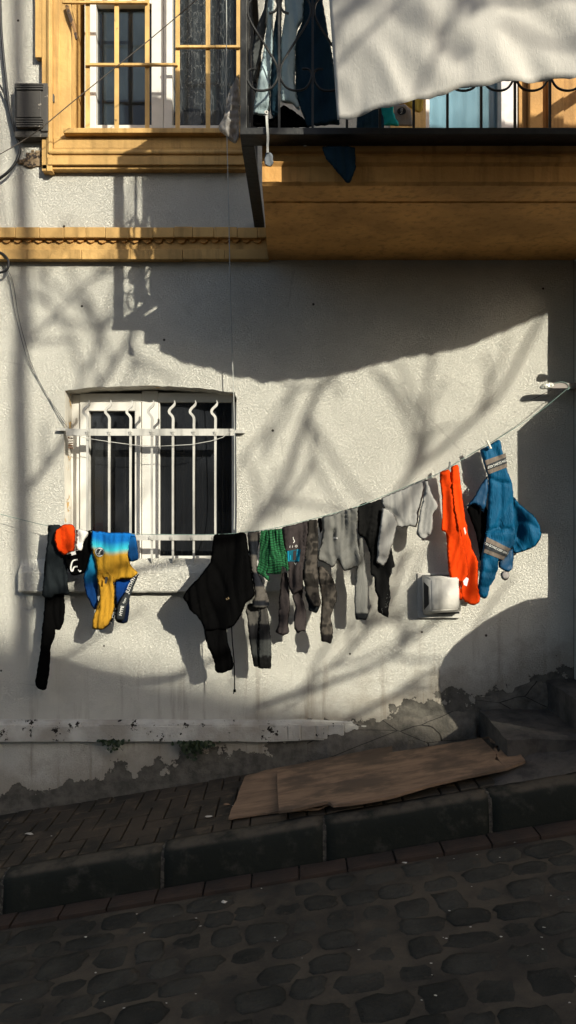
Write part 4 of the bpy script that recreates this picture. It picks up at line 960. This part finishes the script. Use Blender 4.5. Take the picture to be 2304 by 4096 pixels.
# clothes line
lp = [(-120, 2022, .10), (0, 2056, .10), (190, 2103, .12), (350, 2126, .18), (540, 2136, .22), (850, 2138, .25), (990, 2128, .24), (1100, 2112, .23), (1265, 2072, .21), (1430, 2026, .18), (1520, 1990, .15), (1700, 1915, .12), (1770, 1885, .12), (1900, 1806, .11), (1990, 1755, .11), (2150, 1652, .12), (2268, 1556, .13)]
LINE = plain('pale_green_cord', (.16, .24, .21), .6)
bm = NB(); tube(bm, spline([W(x, y, e) for x, y, e in lp], 4), .0020, 5); tag(obj('clothes_line', bm, LINE), 'thin green clothes line sagging across the wall under the laundry', 'clothes line')
# bracket at the right end
br = thing('line_bracket', 'short wall bracket with foil wrapped tip holding the right end of the clothes line', 'bracket', W(2240, 1545, .0))
ARM = plain('mauve_painted_iron', (.24, .21, .19), .6)
bm = NB(); pbox(bm, 'O', 2205, 1531, 2330, 1553, .10, .125, .002); box(bm, W(2290, 0, .1).x, W(2310, 0, .1).x, -.12, .0, W(0, 1550, .1).z, W(0, 1534, .1).z, .002); obj('arm', bm, ARM, br)
m = Mat('crumpled_foil', .3, .6); m.b.inputs['Metallic'].default_value = .25; m.col((.58, .58, .52)); m.bump(m.vor(70), .006, 1)
bm = NB(); tube(bm, [W(x, y, .115) for x, y in ((2160, 1552), (2170, 1547), (2185, 1544), (2205, 1541), (2216, 1540))], [.006, .016, .020, .018, .008], 10); obj('foil_wrap', bm, m.m, br, True)
bm = NB(); tube(bm, spline([W(x, y, .13) for x, y in ((2215, 1537), (2230, 1530), (2245, 1528), (2262, 1531), (2276, 1545), (2270, 1560), (2282, 1550), (2310, 1540))], 3), .0022, 5); obj('cord_tie', bm, LINE, br)
# balcony laundry, sheet, bag and strap
def bed_sheet():
    tab = [(.217, 1.42, CZ+1.717), (.36, 1.475, CZ+1.735), (.567, 1.60, CZ+1.714), (.71, 1.65, CZ+1.725), (.849, 1.70, CZ+1.715), (1.125, 1.77, CZ+1.678+.02), (1.787, 2.03, CZ+1.876), (2.313, 2.237, CZ+2.078), (2.835, 2.44, CZ+2.237), (3.01, 2.51, CZ+2.32), (3.604, 2.74, CZ+2.61), (4.4, 3.0, CZ+2.95)]
    tab[0] = (.217, 1.42, (2048-482)*3.24/F+CZ); tab[1] = ((1500-1152)*3.16/F, 1.50, (2048-442)*3.16/F+CZ)
    X = np.array([t[0] for t in tab]); E = np.array([t[1] for t in tab]); Z = np.array([t[2] for t in tab])
    bm = NB(); nx, nz = 260, 70; g = []
    for i in range(nx+1):
        x = X[0]+(X[-1]-X[0])*i/nx; e = np.interp(x, X, E); z0 = np.interp(x, X, Z)+.004*math.sin(x*38)+.002*math.sin(x*83+1)+.003*mnoise.noise(Vector((x*40, 0, 0)))
        z1 = CZ+3.5+.10*x; row = []
        for k in range(nz+1):
            v = k/nz; z = z0+(z1-z0)*v; w = mnoise.fractal(Vector((x*3.2+z*1.2, z*1.6, 2)), 1, 2, 3)
            f = .005*w+.011*math.exp(-v*4)*math.sin(x*16+z*6+3*w)*(1 if x > .3 else .5)+.004*math.sin((x+z*.8)*34+4*w)*math.exp(-v*2)
            lean = -.052*(z-z0)/.55*max(0, 1-(x-.217)*2)
            row.append(bm.verts.new((x+lean*.75, -(e+f+.0*v), z)))
        g.append(row)
    for i in range(nx):
        for k in range(nz): bm.faces.new((g[i][k], g[i+1][k], g[i+1][k+1], g[i][k+1]))
    m = Mat('crinkled_white_sheet', .95, .05); m.col(m.mix(m.step(m.noise(2, 4), .3, .7), (.50, .48, .44), (.42, .405, .375)))
    m.bump(m.noise(60, 5, .6, m.map((1.6, 1, .6), (0, R(15), 0)), 1.2), .0016, .8); m.bump(m.noise(5, 4, .5, m.map((2.4, 1, .5), (0, R(25), 0))), .006, .5)
    o = obj('bed_sheet', bm, m.m, None, True)
    md = o.modifiers.new('t', 'SOLIDIFY'); md.thickness = .0015
    return tag(o, 'large crinkled white sheet hanging in front of the balcony railing', 'sheet')
bed_sheet()
g = thing('blue_bedding', 'pale blue and navy duvet hanging inside the left corner of the balcony railing', 'bedding', W(1180, 300, 1.1))
def bcol(x, y):
    return (.30, .42, .46) if x < 775 else (.010, .040, .075)
LB = fabric('pale_blue_cotton', (.36, .46, .48)); NV = fabric('navy_cotton', (.014, .036, .055))
cloth('fold', 'B', [(840, -690), (960, -690), (1130, 400), (1190, 700), (1240, 1100), (1270, 1480), (900, 1480), (820, 1280), (760, 1080), (755, 550), (770, 400), (840, 250)], 1.10, NV, g, .030, (90, .012), -12, seed=50, sp=9)
cloth('fold', 'B', [(600, -690), (900, -690), (850, 100), (850, 260), (775, 400), (757, 600), (755, 1000), (815, 1290), (700, 1220), (590, 1210), (590, 500), (640, 150)], 1.115, LB, g, .028, (70, .010), -6, seed=51, sp=9)
cloth('fold', 'B', [(560, -690), (600, -200), (598, 400), (585, 1250), (570, 1300), (500, 1400), (470, 1290), (470, 900), (500, 400), (540, 100)], 1.09, NV, g, .02, (40, .008), 0, seed=52, sp=9)
cloth('fold', 'B', [(470, -690), (560, -690), (500, 200), (500, 600), (470, 900), (465, 1290), (450, 1330), (400, 1350), (268, 1325), (290, 1150), (340, 900), (390, 600), (430, 250)], 1.12, LB, g, .024, (46, .008), 0, seed=53, sp=9, grooves=[([(280, 1260), (460, 1290)], 5, .006)])
cloth('fold', 'B', [(470, -690), (540, -690), (500, 0), (430, 300), (350, 700), (290, 1100), (255, 900), (255, 600), (310, 330), (400, 100)], 1.07, plain('grey_lining', (.05, .055, .055), .9), g, .014, (40, .006), 0, seed=54, sp=9)
cloth('lower_corner', 'B', [(1060, 1700), (1449, 1700), (1460, 1950), (1390, 2128), (1360, 2128), (1200, 1960), (1110, 1850)], 1.16, NV, g, .012, (60, .006), 0, seed=55, sp=9)
cloth('lower_corner', 'B', [(268, 1330), (400, 1350), (470, 1400), (620, 1210), (760, 1300), (910, 1440), (925, 1490), (268, 1490)], 1.07, BLK, g, .012, (60, .006), 0, seed=56, sp=9)
g = thing('hanging_strap', 'pale strap with an eyelet hanging over the bottom rail of the balcony', 'strap', W(1063, 520, 1.24))
bm = NB(); Q = spline([W(*cv('B', [p])[0], 1.235) for p in ((424, 1305), (428, 1400), (434, 1500), (440, 1600), (436, 1700), (438, 1780))], 4); flat_bar(bm, Q, .0105, -1.245, -1.238)
obj('webbing', bm, plain('pale_webbing', (.48, .49, .46), .8), g)
bm = NB(); c0 = W(*cv('B', [(422, 1302)])[0], 1.25); tube(bm, [c0+Vector((.007*math.cos(t*.6), 0, .007*math.sin(t*.6))) for t in range(11)], .0028, 6); obj('eyelet', bm, PVC, g)
cloth('end_tuft', 'B', [(412, 1770), (445, 1765), (490, 1780), (508, 1900), (470, 1942), (410, 1925), (395, 1880)], 1.235, fabric('grey_tuft', (.17, .19, .21)), g, .008, (16, .003), seed=57, sp=6)
g = thing('plastic_bag', 'grey translucent plastic bag tied beside the upper window grille', 'bag', W(930, 450, .5))
m = Mat('bag_plastic', .35, .5); m.col((.30, .28, .26)); m.bump(m.noise(22, 5, .6, m.map((2, 1, .6)), 1.), .012, 1); m.b.inputs['Alpha'].default_value = .72
cloth('bag_body', '1', [(1205, 385), (1208, 500), (1207, 620), (1205, 700), (1190, 725), (1150, 708), (1105, 665), (1098, 640), (1120, 600), (1135, 560), (1140, 500), (1165, 440)], .9, m.m, g, .05, (24, .012), 10, seed=58, sp=7)
cloth('contents', '1', [(1150, 520), (1205, 500), (1207, 600), (1180, 615), (1148, 570)], .87, BLK2, g, .02, (30, .004), 0, seed=59, sp=8)
g = thing('teal_cloth', 'teal cloth hanging inside the balcony under the sheet', 'cloth', W(1560, 470, .8))
cloth('cloth_body', 'Q', [(75, 180), (165, 180), (165, 260), (178, 310), (200, 325), (205, 362), (100, 362), (95, 300), (78, 250)], .8, fabric('teal_cotton', (.02, .36, .36)), g, .012, (26, .004), seed=60)
cloth('dark_cloth', 'Q', [(-90, 190), (60, 180), (82, 250), (100, 300), (100, 420), (130, 540), (-100, 540)], .7, NV, g, .012, (40, .004), seed=61)
g = thing('yellow_shirt', 'yellow shirt with grey front print drying on the balcony', 't-shirt', W(1640, 420, .6))
o, s_ = cloth('shirt_body', 'Q', [(165, 150), (378, 140), (374, 240), (350, 268), (310, 262), (290, 250), (240, 205), (200, 210), (168, 205)], .62, fabric('yellow_cotton', (.62, .45, .10)), g, .014, (30, .005), seed=62)
o, s_ = cloth('grey_print', 'Q', [(168, 212), (245, 208), (290, 248), (300, 362), (178, 362), (172, 300)], .57, fabric('grey_print_cotton', (.28, .26, .24)), g, .008, (30, .003), seed=63)
bm = NB(); (cx, cy), = cv('Q', [(220, 262)]); n = 20; ctr = bm.verts.new(s_(cx, cy)+Vector((0, -.004, 0))); rim = [bm.verts.new(s_(cx+18*math.cos(2*math.pi*k/n), cy+15*math.sin(2*math.pi*k/n))+Vector((0, -.004, 0))) for k in range(n)]
for k in range(n): bm.faces.new((rim[k], rim[(k+1) % n], ctr))
bd = obj('badge', bm, TAPE, g); text_on('lettering', 'NSSI', 'Q', 220, 262, 80, 22, s_, LETTER, bd, .006, .01)

# ------------------------------------------------------------------ wall fittings
fl = thing('heater_flue', 'white metal heater flue box mounted on the wall under the orange trousers', 'flue', W(1760, 2380, .0))
FM = painted('flue_paint', (.62, .60, .55), (.14, .09, .06), .70, .45, 26, .002)
bm = NB(); pbox(bm, '7', 146, 1735, 506, 2096, -.005, .014, .004); pbox(bm, '7', 150, 2050, 506, 2104, -.003, .034, .004); obj('back_plate', bm, FM, fl)
bm = NB()
P0 = [W(x, y, .050) for x, y in cv('7', [(188, 1752), (500, 1748), (504, 2060), (192, 2078)])]; P1 = [W(x, y, .165) for x, y in cv('7', [(250, 1782), (478, 1776), (484, 2030), (256, 2046)])]
Pb = [Vector((p.x, -.012, p.z)) for p in P0]
va = [bm.verts.new(p) for p in Pb]; vb = [bm.verts.new(p) for p in P0]; vc = [bm.verts.new(p) for p in P1]
for a, b in ((va, vb), (vb, vc)):
    for k in range(4): bm.faces.new((a[k], a[(k+1) % 4], b[(k+1) % 4], b[k]))
bm.faces.new(vc); bmesh.ops.bevel(bm, geom=list(bm.edges), offset=.008, segments=3, affect='EDGES'); obj('cover', bm, FM, fl, True)
bm = NB()
for a, b in (((200, 1830), (232, 1860)), ):
    q = [W(*cv('7', [p])[0], ee) for p, ee in (((198, 1806), .062), ((238, 1846), .135), ((240, 1990), .135), ((201, 2036), .062))]
    prism(bm, q, (-.003, -.003, 0))
obj('louvre', bm, DARKIN, fl)
bm = NB(); pbox(bm, '7', 262, 2052, 490, 2068, .03, .085, .001); pbox(bm, '7', 255, 1752, 480, 1766, .03, .08, .001); obj('grille_slot', bm, DARKIN, fl)
jb = thing('junction_box', 'dusty dark grey electrical junction box left of the upper window', 'junction box', W(125, 440, 0))
JM = painted('dusty_grey_plastic', (.085, .080, .074), (.20, .18, .155), .62, .7, 18, .002)
bm = NB(); pbox(bm, '1', 70, 415, 245, 690, -.01, .07, .012); obj('casing', bm, JM, jb)
bm = NB(); pbox(bm, '1', 82, 455, 208, 590, .068, .092, .006); obj('cover', bm, JM, jb)
bm = NB()
for y in (418, 430, 442, 594, 606, 618, 630): pbox(bm, '1', 80, y, 214, y+8, .06, .098, .002)
obj('cooling_rib', bm, JM, jb)
bm = NB(); pbox(bm, '1', 205, 430, 240, 660, .05, .082, .006); pbox(bm, '1', 238, 470, 270, 512, .0, .05, .006); obj('hinge', bm, JM, jb)
# hole in the plaster under the junction box
bm = NB(); box(bm, W(105, 0, .0).x, W(170, 0, .0).x, -.012, .01, W(0, 668).z, W(0, 612).z, .008); 
for k in range(14):
    c0 = W(random.uniform(80, 175), random.uniform(600, 675), .0); s0 = random.uniform(.008, .022); box(bm, c0.x-s0, c0.x+s0, -s0*.9, .01, c0.z-s0*.7, c0.z+s0*.7, s0*.3)
obj('rubble_patch', bm, painted('broken_plaster', (.22, .16, .10), (.04, .03, .025), .52, .95, 30, .006), house)
BC = plain('black_cable', (.012, .012, .013), .5)
def cable(label, pts, r, mat=BC, name='cable', cat='cable', c='O'):
    bm = NB(); tube(bm, spline([W(*cv(c, [(x, y)])[0], e) for x, y, e in pts], 5), r, 6); return tag(obj(name, bm, mat, None, True), label, cat)
cable('thick black cable curving down the left edge beside the junction box', [(0, -60, .03), (5, 120, .03), (25, 330, .03), (40, 450, .03), (70, 560, .04), (80, 590, .04), (68, 640, .05), (30, 690, .05), (-40, 740, .03)], .009)
cable('thinner black cable entering the junction box from the left edge', [(-10, 330, .03), (10, 360, .03), (38, 440, .03), (60, 530, .05)], .006)
cable('black cable coil at the left edge below the ochre string course', [(-30, 1005, .05), (10, 1015, .06), (34, 1045, .07), (28, 1078, .07), (0, 1090, .06), (-30, 1088, .05)], .008)
cable('thin grey wire running from the left edge down to the window grille', [(20, 1060, .02), (40, 1130, .012), (60, 1250, .012), (95, 1390, .012), (120, 1460, .012), (165, 1540, .012), (210, 1620, .012), (255, 1690, .02), (290, 1728, .03)], .0022, plain('grey_wire', (.12, .12, .12)), 'wire', 'wire')
cable('thin wire twisted alongside the first, left of the lower window', [(26, 1070, .02), (52, 1130, .012), (75, 1270, .012), (112, 1410, .012), (132, 1470, .012), (175, 1560, .012), (228, 1640, .012), (262, 1690, .02)], .0018, plain('dark_wire', (.06, .06, .06)), 'wire', 'wire')
cable('thin wire crossing the upper window diagonally down to the left', [(860, -65, .45), (780, 5, .42), (560, 190, .36), (300, 400, .28), (120, 545, .2), (-60, 650, .15)], .0028, plain('brown_wire', (.10, .085, .07)), 'wire', 'wire')
cable('long vertical cord hanging from above past the lower window edge', [(905, -80, .14), (906, 150, .14), (904, 300, .14), (908, 560, .14), (914, 800, .12), (920, 1100, .11), (928, 1400, .10), (932, 1500, .10), (937, 1700, .09), (938, 2000, .09), (936, 2120, .20)], .0030, plain('pale_cord', (.34, .35, .33)), 'cord', 'cord')
cable('short loose wire on the sunlit wall left of the bracket', [(2086, 1604, .006), (2120, 1600, .02), (2150, 1588, .02), (2185, 1570, .03), (2205, 1560, .08)], .0018, plain('thin_dark_wire', (.05, .05, .05)), 'wire', 'wire')

# ------------------------------------------------------------------ what stands outside the frame and casts the shadows
nb = thing('neighbour_house', 'plastered corner of the neighbouring house at the right edge', 'house', (1.9, 0, .3))
bm = NB(); n = 60; g = []
for i in range(n+1):
    z = -.6+(3.55+.6)*i/n; j = .006*mnoise.noise(Vector((0, 3, z*5)))
    g.append([bm.verts.new((1.803+j*.4, .0, z)), bm.verts.new((1.806+j, -.235+j, z)), bm.verts.new((3.4, -.235, z)), bm.verts.new((3.4, .0, z))])
for a, b in zip(g, g[1:]):
    for k in range(3): bm.faces.new((a[k], a[k+1], b[k+1], b[k]))
obj('wall', bm, WHITE_UP, nb)
tw = thing('hung_rug', 'rug hanging from a bar on the neighbouring house beyond the right edge', 'rug', (2.2, -.5, 2.))
bm = NB(); prism(bm, [SH(2192, 1612, .5), SH(2074, 1722, .5), SH(2076, 2000, .5), SH(2092, 2128, .5), SH(2196, 2132, .5), SH(2560, 2132, .5), SH(2560, 1560, .5)], (0, -.012, 0)); obj('rug_body', bm, GREY, tw)
bm = NB(); tube(bm, [SH(2196, 1606, .5), SH(2600, 1540, .5)], .01, 6); tube(bm, [SH(2600, 1540, .5), SH(2600, 1540, .5)+Vector((0, .3, 0))], .01, 6); obj('bar', bm, IRON_D, tw)
lm = thing('wall_lamp', 'small round wall lamp on the neighbouring house beyond the right edge', 'wall lamp', (2.0, -.4, 2.4))
bm = NB(); tube(bm, [SH(x, 1512, .42) for x in (2148, 2153, 2165, 2180, 2190)], [.006, .020, .024, .020, .014], 10); tube(bm, [SH(2185, 1515, .42), SH(2330, 1515, .42)], .012, 6); tube(bm, [SH(2330, 1515, .42), SH(2330, 1515, .42)+Vector((0, .2, 0))], .012, 6); obj('lamp_body', bm, IRON_D, lm)
mc = thing('covered_motorcycle', 'motorcycle under a grey cover parked beyond the right edge', 'motorcycle', (2.2, -.9, .35))
bm = NB(); prism(bm, [SH(x, y, .95) for x, y in ((2220, 2388), (2150, 2392), (2100, 2402), (2030, 2432), (1960, 2472), (1900, 2522), (1860, 2572), (1838, 2620), (1834, 2680), (1848, 2750), (1868, 2800), (1885, 2840), (1900, 2900), (2100, 3100), (2700, 3100), (2700, 2420), (2400, 2380))], (0, -.18, 0)); obj('cover', bm, GREY, mc)
ob = thing('house_across', 'plain ochre house across the street, behind the viewer', 'house', (8, -20, 1))
def oz(px, py): return SH(px, py, 20).z
xa, xb = SH(0, 0, 20).x, SH(1900, 0, 20).x; za, zb_ = oz(0, 2550), oz(1900, 2960); k_ = (zb_-za)/(xb-xa)
bm = NB(); prism(bm, [(-6, -20, -4), (-6, -20, za+k_*(-6-xa)), (30, -20, za+k_*(30-xa)), (30, -20, 0)], (0, -5, 0)); obj('wall', bm, plain('far_wall', (.42, .34, .25), .9), ob)
for i in range(8):
    for j in range(2):
        bm = NB(); x = -6+i*3.2; z = 1.6+j*3; box(bm, x, x+1.1, -20, -19.96, z, z+1.5); obj('window', bm, GLASS, ob)
tr = thing('bare_tree', 'bare tree across the street behind the viewer, throwing branch shadows', 'tree', (2.7, -6, .3))
BARK = plain('bark', (.06, .05, .04), .95)
bm = NB()
def branch(bm, pts, t, r0, r1, dt=0.):
    n = len(pts); P = [SH(x, y, t+dt*i/(n-1)) for i, (x, y) in enumerate(pts)]; Q = spline(P, 4); tube(bm, Q, [r0+(r1-r0)*i/(len(Q)-1) for i in range(len(Q))], 7)
bt = NB()
branch(bt, [(116, 5000), (112, 4800), (105, 3400), (95, 2500), (85, 1900), (78, 1500), (92, 1200), (85, 800), (70, 200), (60, -800)], 6.0, .055, .036)
obj('trunk', bt, BARK, tr)
BR = [([(85, 2000), (300, 1700), (520, 1350), (760, 900), (980, 300), (1100, -400)], 6, .045, .02, .4),
      ([(95, 2450), (500, 2300), (900, 2200), (1100, 2000), (1180, 1800), (1235, 1640), (1290, 1540), (1400, 1380), (1600, 1000), (1700, 300)], 6, .050, .022, .6),
      ([(92, 2600), (700, 2700), (1300, 2330), (1520, 2080), (1640, 1900), (1760, 1800), (1880, 1690), (2000, 1570), (2200, 1200)], 6, .045, .02, .8),
      ([(1640, 1900), (1680, 1700), (1720, 1480), (1740, 1300), (1760, 900)], 6.5, .03, .012, .2),
      ([(95, 2700), (700, 2860), (1180, 2770), (1500, 2660), (1640, 2560), (1780, 2450), (1900, 2300), (2060, 2050)], 5.5, .042, .02, .6),
      ([(1180, 2770), (1380, 2620), (1480, 2510), (1560, 2380), (1640, 2200)], 5.7, .03, .015, .3),
      ([(95, 2750), (1000, 2960), (1500, 2820), (1660, 2720), (1800, 2660), (1900, 2600)], 5.4, .032, .02, .3),
      ([(1235, 1640), (1250, 1840), (1150, 2000), (1080, 2080)], 6.3, .03, .02, .2),
      ([(1290, 1540), (1180, 1560), (1100, 1650), (1060, 1800)], 6.3, .02, .012, .3),
      ([(300, 1700), (330, 1500), (390, 1400), (410, 1300), (480, 1100)], 6, .03, .012, .3),
      ([(330, 1500), (260, 1300), (180, 1180), (140, 1000)], 6.2, .024, .012, .3),
      ([(90, 1400), (180, 1300), (300, 1180), (420, 1060), (520, 900)], 6, .026, .01, .3),
      ([(85, 1300), (40, 1150), (10, 900), (-40, 600)], 6, .03, .014, .3),
      ([(520, 1350), (560, 1500), (600, 1700), (640, 1900)], 6.2, .016, .008, .3),
      ([(1640, 2560), (1560, 2440), (1540, 2360)], 6, .016, .01, .2),
      ([(760, 900), (860, 1300), (850, 1100), (850, 700), (840, 200)], 5.5, .02, .03, .3),
      ([(850, 1120), (960, 1060), (1060, 940), (1200, 880), (1300, 800)], 5.5, .034, .014, .3),
      ([(850, 1400), (700, 1150), (600, 1060), (500, 1010)], 5.5, .024, .014, .3),
      ([(980, 300), (1080, 1000), (1130, 1160), (1240, 1260)], 5.5, .016, .012, .3),
      ([(85, 2300), (200, 2250), (330, 2120), (420, 1960)], 6, .022, .01, .3),
      ([(900, 2200), (1000, 2400), (1040, 2500)], 6, .02, .014, .2)]
for i, (p, t, r0, r1, dt) in enumerate(BR):
    bb = NB(); branch(bb, p, t, r0*.52, r1*.85, dt); obj('branch', bb, BARK, tr)

r_ = random.Random(21)
for i, (p, t, r0, r1, dt) in enumerate(BR):
    bb = NB()
    for k in range(3 if len(p) < 5 else 6):
        j = r_.randrange(len(p)-1); f = r_.random(); x = p[j][0]+(p[j+1][0]-p[j][0])*f; y = p[j][1]+(p[j+1][1]-p[j][1])*f
        a = math.atan2(p[j][1]-p[j+1][1], p[j+1][0]-p[j][0])+r_.choice((-1, 1))*r_.uniform(.35, .9); L_ = r_.uniform(180, 420); q = [(x, y)]; tt = t+dt*(j+f)/(len(p)-1)
        for m_ in range(3):
            q.append((q[-1][0]+math.cos(a)*L_/3, q[-1][1]-math.sin(a)*L_/3)); a += r_.uniform(-.35, .35)
        branch(bb, q, tt, .014, .008, r_.uniform(-.3, .1))
    obj('twigs', bb, BARK, tr)
